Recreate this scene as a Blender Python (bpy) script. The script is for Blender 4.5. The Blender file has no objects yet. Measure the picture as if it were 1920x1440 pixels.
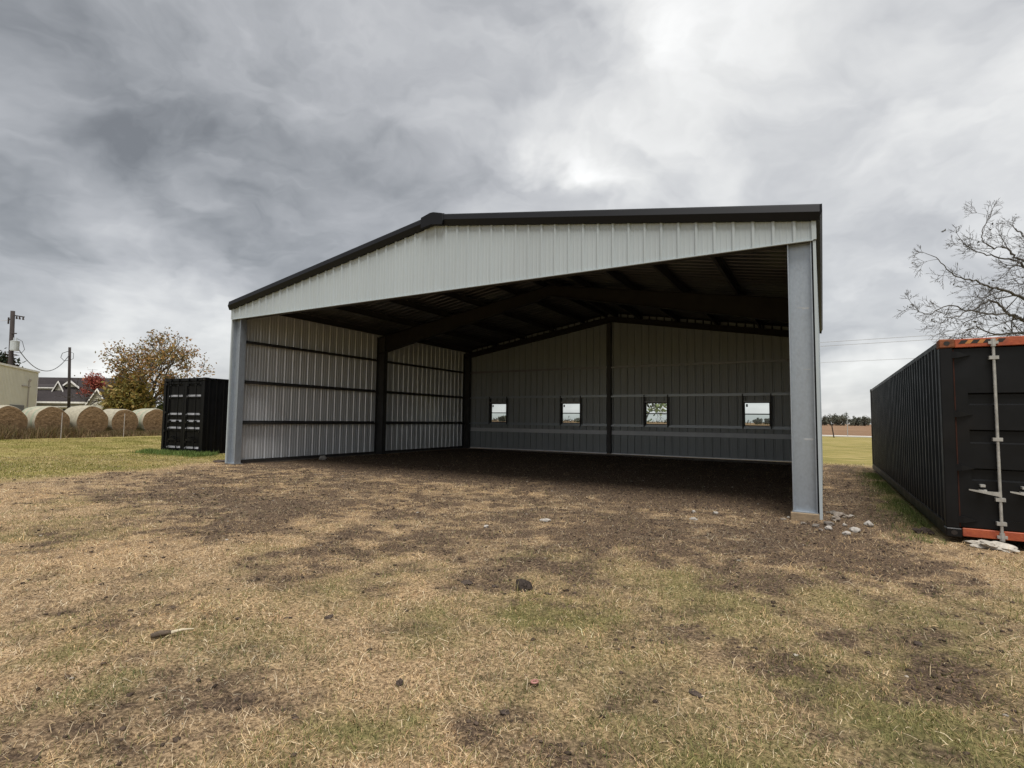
import bpy, bmesh, math, random
import numpy as np
from mathutils import Vector, Matrix

scene = bpy.context.scene
COL = scene.collection
PI = math.pi

# ------------------------------------------------------------------ camera
CAM = Vector((15.31, -9.62, 1.381))
YAW, PITCH, ROLL = math.radians(30.1), math.radians(3.8), math.radians(0.71)
fw = Vector((-math.sin(YAW) * math.cos(PITCH), math.cos(YAW) * math.cos(PITCH), math.sin(PITCH)))
rt = Vector((math.cos(YAW), math.sin(YAW), 0.0))
up = rt.cross(fw)
r2 = rt * math.cos(ROLL) + up * math.sin(ROLL)
u2 = -rt * math.sin(ROLL) + up * math.cos(ROLL)
cd = bpy.data.cameras.new('camera')
cam = bpy.data.objects.new('camera', cd)
COL.objects.link(cam)
m3 = Matrix((r2, u2, -fw)).transposed()
cam.matrix_world = Matrix.Translation(CAM) @ m3.to_4x4()
cd.sensor_width = 36.0
cd.lens = 1005.4 / 1920.0 * 36.0
cd.clip_start = 0.05
cd.clip_end = 6000.0
scene.camera = cam

# ------------------------------------------------------------------ view
scene.view_settings.view_transform = 'Standard'
scene.view_settings.look = 'None'
scene.view_settings.gamma = 1.0
scene.view_settings.exposure = 1.42
scene.view_settings.use_curve_mapping = False
scene.cycles.use_denoising = True
scene.cycles.denoising_prefilter = 'NONE'

# ------------------------------------------------------------------ sun (veiled by cloud)
SUN_EL, SUN_AZ = math.radians(67), Vector((0.5, -0.87, 0)).normalized()
sd = bpy.data.lights.new('sun', 'SUN')
sd.energy = 1.5
sd.angle = math.radians(28)
sd.color = (1.0, 0.975, 0.94)
sun = bpy.data.objects.new('sun', sd)
COL.objects.link(sun)
sdir = Vector((SUN_AZ.x * math.cos(SUN_EL), SUN_AZ.y * math.cos(SUN_EL), math.sin(SUN_EL)))
sun.rotation_euler = (-sdir).to_track_quat('-Z', 'Y').to_euler()
sun.location = (0, 0, 60)

# ------------------------------------------------------------------ world: overcast, broken cloud layer
world = bpy.data.worlds.new('World')
scene.world = world
world.use_nodes = True
wt = world.node_tree
wt.nodes.clear()


def wn(tp, **kw):
    n = wt.nodes.new(tp)
    for k, v in kw.items():
        setattr(n, k, v)
    return n


def wl(a, b):
    wt.links.new(a, b)


def wmath(op, a, b=None, c=None, clamp=False):
    n = wn('ShaderNodeMath', operation=op, use_clamp=clamp)
    for i, v in enumerate((a, b, c)):
        if v is None:
            continue
        if isinstance(v, (int, float)):
            n.inputs[i].default_value = v
        else:
            wl(v, n.inputs[i])
    return n.outputs[0]


def wvec(op, a, b=None, scale=None):
    n = wn('ShaderNodeVectorMath', operation=op)
    for i, v in enumerate((a, b)):
        if v is None:
            continue
        if isinstance(v, (tuple, list, Vector)):
            n.inputs[i].default_value = tuple(v)
        else:
            wl(v, n.inputs[i])
    if scale is not None:
        if isinstance(scale, (int, float)):
            n.inputs['Scale'].default_value = scale
        else:
            wl(scale, n.inputs['Scale'])
    return n.outputs['Value'] if op in ('DOT_PRODUCT', 'LENGTH') else n.outputs['Vector']


tc = wn('ShaderNodeTexCoord')
dirn = wvec('NORMALIZE', tc.outputs['Generated'])
sep = wn('ShaderNodeSeparateXYZ')
wl(dirn, sep.inputs[0])
elev = wmath('MAXIMUM', sep.outputs['Z'], 0.0)
# flat cloud deck seen in perspective
den = wmath('ADD', elev, 0.16)
px_ = wmath('DIVIDE', sep.outputs['X'], den)
py_ = wmath('DIVIDE', sep.outputs['Y'], den)
# rotate so that the cloud bands run along the wind (about 39 degrees left of north)
wc, ws = math.cos(math.radians(39)), math.sin(math.radians(39))
ualong = wmath('ADD', wmath('MULTIPLY', px_, -ws), wmath('MULTIPLY', py_, wc))
uacross = wmath('ADD', wmath('MULTIPLY', px_, wc), wmath('MULTIPLY', py_, ws))
comb = wn('ShaderNodeCombineXYZ')
wl(wmath('MULTIPLY', ualong, 0.95), comb.inputs[0])
wl(uacross, comb.inputs[1])
comb.inputs[2].default_value = 3.7


def wnoise(vec, scale, detail, rough, dist=0.0, off=(0, 0, 0)):
    n = wn('ShaderNodeTexNoise')
    wl(wvec('ADD', vec, off), n.inputs['Vector'])
    n.inputs['Scale'].default_value = scale
    n.inputs['Detail'].default_value = detail
    n.inputs['Roughness'].default_value = rough
    n.inputs['Distortion'].default_value = dist
    return n


n_big = wnoise(comb.outputs[0], 0.75, 4, 0.5, 0.5, (2.3, 5.1, 0))
n_mid = wnoise(comb.outputs[0], 1.9, 5, 0.52, 0.35, (7.7, 1.2, 4))
n_fin = wnoise(comb.outputs[0], 5.0, 4, 0.5, 0.4, (1.7, 9.2, 8))
# warp the direction so that the light and dark masses have ragged edges
warpn = wnoise(wvec('MULTIPLY', dirn, (1, 1, 1.6)), 2.6, 5, 0.55, 0.3, (11, 4, 2))
warp = wvec('SCALE', wvec('SUBTRACT', warpn.outputs['Color'], (0.5, 0.5, 0.5)), scale=0.44)
wdir = wvec('NORMALIZE', wvec('ADD', dirn, warp))
lum = wmath('ADD', 0.262, wmath('MULTIPLY', wmath('SUBTRACT', n_big.outputs['Fac'], 0.5), 0.16))
lum = wmath('ADD', lum, wmath('MULTIPLY', wmath('SUBTRACT', n_mid.outputs['Fac'], 0.5), 0.10))
lum = wmath('ADD', lum, wmath('MULTIPLY', wmath('SUBTRACT', n_fin.outputs['Fac'], 0.5), 0.05))
LOBES = [  # direction, sharpness, amount: thin and thick places in the cloud
    ((-0.36, 0.80, 0.475), 700, 0.07), ((-0.345, 0.822, 0.452), 10, 0.05), ((-0.352, 0.832, 0.425), 900, 0.11), ((-0.31, 0.865, 0.39), 600, 0.10),
    ((-0.265, 0.831, 0.49), 400, 0.06), ((-0.126, 0.783, 0.61), 80, 0.08), ((0.108, 0.854, 0.509), 30, 0.05),
    ((0.2, 0.93, 0.25), 8, 0.04),
    ((-0.829, 0.396, 0.395), 8, -0.07), ((-0.839, 0.27, 0.473), 12, -0.02), ((-0.648, 0.643, 0.408), 40, -0.045),
    ((-0.777, 0.536, 0.33), 60, -0.03), ((-0.937, 0.297, 0.187), 200, -0.08), ((-0.902, 0.408, 0.130), 160, 0.20),
    ((-0.80, 0.58, 0.13), 160, 0.14), ((-0.87, 0.45, 0.22), 300, -0.03), ((0.03, 0.998, 0.042), 500, 0.18), ((0.045, 0.994, 0.115), 260, -0.06),
]
brk = wmath('POWER', wmath('MULTIPLY', warpn.outputs['Fac'], 2.0), 1.6)
for d, k, a in LOBES:
    dv = Vector(d).normalized()
    dt = wvec('DOT_PRODUCT', wdir, dv)
    e = wmath('EXPONENT', wmath('MULTIPLY', wmath('SUBTRACT', dt, 1.0), float(k)))
    lum = wmath('ADD', lum, wmath('MULTIPLY', wmath('MULTIPLY', e, a), brk) if k > 60 else wmath('MULTIPLY', e, a))
# soft rounded lumps on the underside of the deck
n_lump = wnoise(wvec('MULTIPLY', wdir, (1, 1, 1.7)), 3.2, 5, 0.5, 0.6, (4, 8, 1))
lum = wmath('ADD', lum, wmath('MULTIPLY', wmath('SUBTRACT', n_lump.outputs['Fac'], 0.5), 0.30))
n_lump2 = wnoise(wvec('MULTIPLY', wdir, (1, 1, 1.7)), 8.5, 4, 0.5, 0.4, (9, 3, 6))
lum = wmath('ADD', lum, wmath('MULTIPLY', wmath('SUBTRACT', n_lump2.outputs['Fac'], 0.5), 0.13))
lum = wmath('MAXIMUM', lum, 0.10)
# thick cloud is a little bluer, thin cloud a little warmer
ramp = wn('ShaderNodeValToRGB')
wl(lum, ramp.inputs[0])
ramp.color_ramp.elements[0].position = 0.13
ramp.color_ramp.elements[0].color = (0.955, 0.99, 1.03, 1)
ramp.color_ramp.elements[1].position = 0.40
ramp.color_ramp.elements[1].color = (1.0, 1.0, 0.985, 1)
e2 = ramp.color_ramp.elements.new(0.24)
e2.color = (0.975, 0.99, 1.02, 1)
cloud = wvec('SCALE', ramp.outputs['Color'], scale=wmath('MULTIPLY', lum, 7.7))
sky = wn('ShaderNodeTexSky', sky_type='NISHITA')
sky.sun_disc = False
sky.sun_elevation = SUN_EL
sky.sun_rotation = math.atan2(SUN_AZ.x, SUN_AZ.y)
mix = wn('ShaderNodeMix', data_type='RGBA')
mix.inputs['Factor'].default_value = 0.95
wl(sky.outputs['Color'], mix.inputs['A'])
wl(cloud, mix.inputs['B'])
bg = wn('ShaderNodeBackground')
wl(mix.outputs['Result'], bg.inputs['Color'])
bg.inputs['Strength'].default_value = 0.1
wo = wn('ShaderNodeOutputWorld')
wl(bg.outputs[0], wo.inputs['Surface'])

# ------------------------------------------------------------------ noise for code
def _hash(ix, iy, seed):
    h = (ix.astype(np.int64) * 374761393 + iy.astype(np.int64) * 668265263 + seed * 974634777) & 0xFFFFFFFF
    h = ((h ^ (h >> 13)) * 1274126177) & 0xFFFFFFFF
    h = h ^ (h >> 16)
    return (h & 0xFFFF) / 65535.0


def vnoise(x, y, seed=0):
    x = np.asarray(x, float); y = np.asarray(y, float)
    ix = np.floor(x); iy = np.floor(y)
    fx = x - ix; fy = y - iy
    fx = fx * fx * (3 - 2 * fx); fy = fy * fy * (3 - 2 * fy)
    a = _hash(ix, iy, seed); b = _hash(ix + 1, iy, seed); c = _hash(ix, iy + 1, seed); d = _hash(ix + 1, iy + 1, seed)
    return (a * (1 - fx) + b * fx) * (1 - fy) + (c * (1 - fx) + d * fx) * fy


def fbm(x, y, seed=0, octv=4, gain=0.5):
    s = 0; a = 1; t = 0
    for i in range(octv):
        s = s + a * vnoise(np.asarray(x) * 2 ** i + 17.3 * i, np.asarray(y) * 2 ** i - 9.1 * i, seed + i)
        t += a; a *= gain
    return s / t


def sstep(a, b, x):
    t = np.clip((x - a) / (b - a), 0, 1)
    return t * t * (3 - 2 * t)


# ------------------------------------------------------------------ materials
MATS = {}


def mat(name, color, rough=0.6, metal=0.0, var=0.15, vscale=4.0, bump=0.0, bscale=40.0, stretch=(1, 1, 1), spec=0.5, color2=None, dirt=0.0, rvar=0.0, detail=6):
    m = bpy.data.materials.new(name)
    m.use_nodes = True
    nt = m.node_tree
    b = nt.nodes['Principled BSDF']
    b.inputs['Roughness'].default_value = rough
    b.inputs['Metallic'].default_value = metal
    b.inputs['Specular IOR Level'].default_value = spec
    t = nt.nodes.new('ShaderNodeTexCoord')
    mp = nt.nodes.new('ShaderNodeMapping')
    mp.inputs['Scale'].default_value = stretch
    nt.links.new(t.outputs['Object'], mp.inputs['Vector'])
    n = nt.nodes.new('ShaderNodeTexNoise')
    n.inputs['Scale'].default_value = vscale
    n.inputs['Detail'].default_value = detail
    n.inputs['Roughness'].default_value = 0.6
    nt.links.new(mp.outputs[0], n.inputs['Vector'])
    r = nt.nodes.new('ShaderNodeValToRGB')
    c = Vector(color)
    c2 = Vector(color2) if color2 else c * (1 + var)
    c1 = c * (1 - var) if not color2 else c
    r.color_ramp.elements[0].position = 0.3
    r.color_ramp.elements[1].position = 0.7
    r.color_ramp.elements[0].color = (*c1, 1)
    r.color_ramp.elements[1].color = (*c2, 1)
    nt.links.new(n.outputs['Fac'], r.inputs[0])
    out = r.outputs[0]
    if dirt > 0:
        n2 = nt.nodes.new('ShaderNodeTexNoise')
        n2.inputs['Scale'].default_value = vscale * 0.35
        n2.inputs['Detail'].default_value = 8
        nt.links.new(mp.outputs[0], n2.inputs['Vector'])
        r3 = nt.nodes.new('ShaderNodeMapRange')
        r3.inputs[1].default_value = 0.52; r3.inputs[2].default_value = 0.75
        r3.inputs[3].default_value = 0.0; r3.inputs[4].default_value = dirt
        nt.links.new(n2.outputs['Fac'], r3.inputs[0])
        mx = nt.nodes.new('ShaderNodeMix'); mx.data_type = 'RGBA'
        nt.links.new(r3.outputs[0], mx.inputs['Factor'])
        nt.links.new(out, mx.inputs['A'])
        mx.inputs['B'].default_value = (0.12, 0.09, 0.065, 1)
        out = mx.outputs['Result']
    nt.links.new(out, b.inputs['Base Color'])
    if rvar > 0:
        mr = nt.nodes.new('ShaderNodeMapRange')
        mr.inputs[1].default_value = 0.3; mr.inputs[2].default_value = 0.7
        mr.inputs[3].default_value = rough - rvar; mr.inputs[4].default_value = rough + rvar
        nt.links.new(n.outputs['Fac'], mr.inputs[0])
        nt.links.new(mr.outputs[0], b.inputs['Roughness'])
    if bump > 0:
        nb = nt.nodes.new('ShaderNodeTexNoise')
        nb.inputs['Scale'].default_value = bscale
        nb.inputs['Detail'].default_value = 5
        nt.links.new(mp.outputs[0], nb.inputs['Vector'])
        bp = nt.nodes.new('ShaderNodeBump')
        bp.inputs['Strength'].default_value = bump
        bp.inputs['Distance'].default_value = 0.02
        nt.links.new(nb.outputs['Fac'], bp.inputs['Height'])
        nt.links.new(bp.outputs[0], b.inputs['Normal'])
    MATS[name] = m
    return m


def attr_mat(name, rough=0.8, trans=0.0, spec=0.25):
    m = bpy.data.materials.new(name)
    m.use_nodes = True
    nt = m.node_tree
    b = nt.nodes['Principled BSDF']
    b.inputs['Roughness'].default_value = rough
    b.inputs['Specular IOR Level'].default_value = spec
    a = nt.nodes.new('ShaderNodeAttribute')
    a.attribute_name = 'Col'
    nt.links.new(a.outputs['Color'], b.inputs['Base Color'])
    if trans > 0:
        tr = nt.nodes.new('ShaderNodeBsdfTranslucent')
        nt.links.new(a.outputs['Color'], tr.inputs['Color'])
        ms = nt.nodes.new('ShaderNodeMixShader')
        ms.inputs[0].default_value = trans
        nt.links.new(b.outputs[0], ms.inputs[1])
        nt.links.new(tr.outputs[0], ms.inputs[2])
        nt.links.new(ms.outputs[0], nt.nodes['Material Output'].inputs['Surface'])
    MATS[name] = m
    return m


mat('white_paint', (0.40, 0.443, 0.455), 0.42, 0, 0.04, 1.2, stretch=(1, 1, 0.18), dirt=0.09, bump=0.10, bscale=1.6)
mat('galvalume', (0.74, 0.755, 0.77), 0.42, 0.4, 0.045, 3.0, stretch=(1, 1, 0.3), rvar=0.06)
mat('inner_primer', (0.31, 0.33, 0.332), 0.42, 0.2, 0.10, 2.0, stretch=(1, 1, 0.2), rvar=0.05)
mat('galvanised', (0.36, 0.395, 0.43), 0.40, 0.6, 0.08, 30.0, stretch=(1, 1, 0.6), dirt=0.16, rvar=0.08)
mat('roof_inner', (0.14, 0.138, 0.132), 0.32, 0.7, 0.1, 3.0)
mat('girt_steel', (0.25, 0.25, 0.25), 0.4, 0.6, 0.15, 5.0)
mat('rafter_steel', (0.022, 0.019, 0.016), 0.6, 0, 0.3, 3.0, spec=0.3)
mat('darkened_steel', (0.042, 0.041, 0.039), 0.5, 0.1, 0.25, 4.0)
mat('purlin_steel', (0.045, 0.042, 0.04), 0.5, 0.1, 0.2, 3.0)
mat('charcoal_trim', (0.0075, 0.0077, 0.0092), 0.5, 0, 0.12, 2.0, spec=0.2)
mat('black_paint', (0.0028, 0.0030, 0.0036), 0.46, 0, 0.35, 2.5, bump=0.05, bscale=9.0, rvar=0.08, spec=0.27, dirt=0.05)
mat('black_gloss', (0.0025, 0.0025, 0.003), 0.4, 0, 0.3, 3.0, rvar=0.06, spec=0.12)
mat('orange_paint', (0.44, 0.10, 0.032), 0.6, 0, 0.2, 9.0, bump=0.15, color2=(0.26, 0.045, 0.018), dirt=0.6)
mat('rust', (0.10, 0.032, 0.014), 0.8, 0, 0.3, 14.0, bump=0.3, color2=(0.24, 0.075, 0.025))
mat('ledge_glare', (0.20, 0.20, 0.205), 0.55, 0, 0.3, 9.0)  # sky glare on the door bevels, put into a pale colour
mat('rod_steel', (0.42, 0.41, 0.38), 0.5, 0.5, 0.25, 12.0, dirt=0.4)
mat('concrete', (0.14, 0.12, 0.10), 0.85, 0, 0.2, 8.0, bump=0.3)
mat('tan_concrete', (0.26, 0.19, 0.115), 0.85, 0, 0.2, 8.0, bump=0.3, dirt=0.5)
mat('soil', (0.042, 0.033, 0.027), 0.95, 0, 0.5, 40.0, bump=0.6, spec=0.15)
mat('dry_soil', (0.070, 0.053, 0.043), 0.95, 0, 0.5, 40.0, bump=0.6, spec=0.15)
mat('seal_rust', (0.018, 0.008, 0.006), 0.85, 0, 0.3, 5.0, color2=(0.07, 0.022, 0.012), spec=0.2)
mat('white_stone', (0.38, 0.35, 0.31), 0.9, 0, 0.25, 25.0, bump=0.5, dirt=0.45)
mat('limestone', (0.22, 0.185, 0.15), 0.9, 0, 0.35, 30.0, bump=0.6, dirt=0.7)
mat('chalk', (0.42, 0.43, 0.43), 0.8)
mat('crumpled_white', (0.42, 0.38, 0.32), 0.7, 0, 0.3, 10.0, bump=0.4, dirt=0.4)
mat('hay_face', (0.10, 0.062, 0.034), 0.95, 0, 0.45, 7.0, bump=1.0, bscale=26, spec=0.1, color2=(0.34, 0.225, 0.125), stretch=(1, 1, 2.6), detail=10)
mat('net_wrap', (0.34, 0.31, 0.235), 0.85, 0, 0.22, 6.0, bump=0.3, bscale=30, spec=0.2)
mat('net_wrap_green', (0.26, 0.285, 0.205), 0.8, 0, 0.2, 6.0)
mat('pole_wood', (0.030, 0.022, 0.019), 0.9, 0, 0.3, 8.0, stretch=(1, 1, 0.1), bump=0.2)
mat('wire_black', (0.03, 0.03, 0.032), 0.6)
mat('wire_grey', (0.36, 0.36, 0.37), 0.6)
mat('transformer_grey', (0.36, 0.38, 0.37), 0.5)
mat('cream_metal', (0.66, 0.64, 0.55), 0.5, 0, 0.06, 0.8)
mat('cream_siding', (0.48, 0.46, 0.39), 0.7, 0, 0.06, 2.0)
mat('house_white', (0.78, 0.76, 0.72), 0.6)
mat('shingles', (0.030, 0.023, 0.023), 0.85, 0, 0.25, 5.0)
mat('dark_opening', (0.03, 0.03, 0.03), 0.4)
mat('bark', (0.060, 0.050, 0.042), 0.9, 0, 0.3, 10.0, bump=0.3)
mat('bark_grey', (0.082, 0.074, 0.068), 0.9, 0, 0.25, 10.0)
mat('road_pale', (0.55, 0.53, 0.48), 0.9, 0, 0.1, 0.5)
mat('post_pale', (0.42, 0.38, 0.35), 0.7, 0, 0.15, 10.0)
mat('yellow_paint', (0.46, 0.19, 0.05), 0.6, 0, 0.2, 20.0, dirt=0.3)
mat('hazard_black', (0.02, 0.015, 0.012), 0.5)
mat('window_frame', (0.022, 0.022, 0.022), 0.45)
mat('sticker_dark', (0.05, 0.055, 0.05), 0.6)
mat('pink_ring', (0.36, 0.17, 0.14), 0.5)
mat('stick_wood', (0.11, 0.08, 0.055), 0.9, 0, 0.4, 25.0, bump=0.4)
mat('pale_wood', (0.55, 0.47, 0.33), 0.8, 0, 0.2, 20.0)
attr_mat('blade', 0.75, 0.28)
attr_mat('leaf', 0.7, 0.25)
attr_mat('crumb', 0.95, 0.0, 0.1)

gm = bpy.data.materials.new('pane_glass')
gm.use_nodes = True
nt = gm.node_tree
nt.nodes.remove(nt.nodes['Principled BSDF'])
tr_ = nt.nodes.new('ShaderNodeBsdfTransparent'); tr_.inputs[0].default_value = (0.98, 1.0, 0.99, 1)
gl_ = nt.nodes.new('ShaderNodeBsdfGlossy'); gl_.inputs['Roughness'].default_value = 0.02
fr_ = nt.nodes.new('ShaderNodeFresnel'); fr_.inputs['IOR'].default_value = 1.45
mx_ = nt.nodes.new('ShaderNodeMixShader')
nt.links.new(fr_.outputs[0], mx_.inputs[0]); nt.links.new(tr_.outputs[0], mx_.inputs[1]); nt.links.new(gl_.outputs[0], mx_.inputs[2])
nt.links.new(mx_.outputs[0], nt.nodes['Material Output'].inputs['Surface'])
MATS['pane_glass'] = gm
sm = gm.copy(); sm.name = 'screened_glass'
for n in sm.node_tree.nodes:
    if n.type == 'BSDF_TRANSPARENT':
        n.inputs[0].default_value = (0.84, 0.88, 0.86, 1)
MATS['screened_glass'] = sm

# ------------------------------------------------------------------ mesh helpers
ORIGIN = {}


def thing(name, label, cat, loc, group=None):
    o = bpy.data.objects.new(name, None)
    COL.objects.link(o)
    o.location = loc
    o.empty_display_size = 0.2
    o['label'] = label; o['category'] = cat
    if group:
        o['group'] = group
    ORIGIN[o] = Vector(loc)
    return o


def tag(o, label=None, cat=None, group=None, kind=None):
    if label: o['label'] = label
    if cat: o['category'] = cat
    if group: o['group'] = group
    if kind: o['kind'] = kind
    return o


class MB:
    """collects shapes in world coordinates, then links them as one mesh object"""
    def __init__(self):
        self.v = []; self.f = []; self.mi = []

    def add(self, vs, fs, mi=0):
        b = len(self.v)
        self.v += [tuple(p) for p in vs]
        self.f += [tuple(b + i for i in f) for f in fs]
        self.mi += [mi] * len(fs)
        return self

    def box(self, x0, x1, y0, y1, z0, z1, mi=0):
        return self.hexa([(x0, y0, z0), (x1, y0, z0), (x1, y1, z0), (x0, y1, z0), (x0, y0, z1), (x1, y0, z1), (x1, y1, z1), (x0, y1, z1)], mi)

    def hexa(self, p, mi=0):
        return self.add(p, [(0, 3, 2, 1), (4, 5, 6, 7), (0, 1, 5, 4), (1, 2, 6, 5), (2, 3, 7, 6), (3, 0, 4, 7)], mi)

    def obox(self, o, U, V, Wd, u0, u1, v0, v1, w0, w1, mi=0):
        o = Vector(o); P = lambda a, b, c: o + U * a + V * b + Wd * c
        return self.hexa([P(u0, v0, w0), P(u1, v0, w0), P(u1, v1, w0), P(u0, v1, w0), P(u0, v0, w1), P(u1, v0, w1), P(u1, v1, w1), P(u0, v1, w1)], mi)

    def sweep(self, poly, A, B, mi=0, caps=True):
        """poly: function s->list of points; A,B: the two end loops"""
        n = len(A)
        vs = list(A) + list(B)
        fs = [(i, (i + 1) % n, n + (i + 1) % n, n + i) for i in range(n)]
        if caps:
            fs += [tuple(range(n - 1, -1, -1)), tuple(range(n, 2 * n))]
        return self.add(vs, fs, mi)

    def tube(self, pts, rad, k=8, mi=0, caps=True):
        pts = [Vector(p) for p in pts]
        if not isinstance(rad, (list, tuple)):
            rad = [rad] * len(pts)
        vs = []; fs = []
        ref = None
        for i, p in enumerate(pts):
            d = (pts[min(i + 1, len(pts) - 1)] - pts[max(i - 1, 0)])
            if d.length < 1e-9: d = Vector((0, 0, 1))
            d.normalize()
            if ref is None:
                ref = Vector((1, 0, 0)) if abs(d.x) < 0.8 else Vector((0, 1, 0))
            a = (ref - d * ref.dot(d)).normalized()
            ref = a
            b = d.cross(a)
            for j in range(k):
                t = 2 * PI * j / k
                vs.append(p + (a * math.cos(t) + b * math.sin(t)) * rad[i])
        for i in range(len(pts) - 1):
            for j in range(k):
                fs.append((i * k + j, i * k + (j + 1) % k, (i + 1) * k + (j + 1) % k, (i + 1) * k + j))
        if caps:
            fs.append(tuple(range(k - 1, -1, -1)))
            fs.append(tuple(range((len(pts) - 1) * k, len(pts) * k)))
        return self.add(vs, fs, mi)

    def build(self, name, mats, parent=None, smooth=False, bevel=0.0):
        if not isinstance(mats, (list, tuple)):
            mats = [mats]
        org = ORIGIN.get(parent, Vector((0, 0, 0))) if parent else Vector((0, 0, 0))
        me = bpy.data.meshes.new(name)
        ox, oy, oz = org
        me.from_pydata([(x - ox, y - oy, z - oz) for x, y, z in self.v], [], self.f)
        for m in mats:
            me.materials.append(MATS[m])
        if len(mats) > 1:
            me.polygons.foreach_set('material_index', self.mi)
        if smooth:
            me.polygons.foreach_set('use_smooth', [True] * len(me.polygons))
        if bevel > 0:
            bm = bmesh.new(); bm.from_mesh(me)
            bmesh.ops.bevel(bm, geom=[e for e in bm.edges if e.is_manifold and e.calc_face_angle(0) > 0.6], offset=bevel, segments=1, affect='EDGES')
            bm.to_mesh(me); bm.free()
        me.update()
        o = bpy.data.objects.new(name, me)
        COL.objects.link(o)
        if parent:
            o.parent = parent
        ORIGIN[o] = org
        return o


def top(o, label, cat, group=None):
    """a single-mesh thing: move its origin to its base"""
    me = o.data
    co = np.empty(len(me.vertices) * 3); me.vertices.foreach_get('co', co); co = co.reshape(-1, 3)
    c = Vector(((co[:, 0].min() + co[:, 0].max()) / 2, (co[:, 1].min() + co[:, 1].max()) / 2, co[:, 2].min()))
    co -= np.array(c)
    me.vertices.foreach_set('co', co.ravel()); me.update()
    o.location = c
    return tag(o, label, cat, group)


X, Y, Z = Vector((1, 0, 0)), Vector((0, 1, 0)), Vector((0, 0, 1))

# ================================================================== GROUND
W, D = 15.24, 12.19


def gz(x, y):
    x = np.asarray(x, float); y = np.asarray(y, float)
    base = -0.055 - 0.0048 * np.clip(x, 0, 16)
    near = sstep(45, 20, np.hypot(x - 8, y))
    und = (fbm(x * 0.5, y * 0.5, 5, 3) - 0.5) * 0.09 + (fbm(x * 2.1, y * 2.1, 9, 3) - 0.5) * 0.05
    # loose heap round the foot of the right column
    heap = 0.09 * np.exp(-(((x - 15.42) / 0.30) ** 2 + ((y - 0.15) / 0.55) ** 2))
    flat = np.minimum(sstep(-0.6, 0.3, x) * sstep(16.0, 15.0, x), sstep(-0.4, 0.2, y)) * 0.55
    return base + und * near * (1 - flat) + heap


DIRT = [(12.44, -5.49, 0.29), (12.85, -4.7, 0.48), (12.54, -8.03, 0.29), (12.35, -8.45, 0.29), (12.67, -7.77, 0.17), (13.87, -7.16, 0.14), (13.34, -6.89, 0.15), (15.93, -4.86, 0.33), (15.95, -5.48, 0.25), (16.04, -5.64, 0.18), (14.31, -5.65, 0.27), (14.94, -5.77, 0.2), (14.27, -6.66, 0.18), (10.82, -4.45, 0.53), (7.79, -4.2, 1.0), (4.73, -4.22, 0.98), (10.96, -6.24, 0.3), (14.64, -3.89, 0.31), (15.02, -1.69, 0.55), (12.88, -2.72, 0.85), (13.3, 1.8, 1.61), (15.56, -2.59, 0.35), (16.14, -2.47, 0.34), (10.65, -7.57, 0.4), (7.35, -6.73, 0.38), (8.9, -7.55, 0.24), (8.72, -5.47, 0.54), (10.77, -5.42, 0.29), (15.1, -5.92, 0.19), (15.31, -6.6, 0.12), (14.16, -7.4, 0.14), (14.4, -7.38, 0.14), (12.88, -7.76, 0.14), (15.06, -0.85, 0.45)]
GREEN = [(13.34, -4.02, 0.51), (14.02, -4.48, 0.4), (13.43, -7.65, 0.25), (14.8, -7.14, 0.27), (15.53, -6.14, 0.25), (15.98, -5.13, 0.21), (15.93, -6.28, 0.2), (15.52, -3.72, 0.58), (15.83, -4.46, 0.37), (14.54, -4.84, 0.35), (12.8, -6.47, 0.23), (13.33, -7.76, 0.12), (13.63, -5.7, 0.25), (11.26, -8.21, 0.19), (12.03, -8.22, 0.16), (16.78, 8.72, 0.37), (12.42, -4.35, 0.29), (5.02, -1.43, 0.72), (13.35, -5.87, 0.25)]


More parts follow.
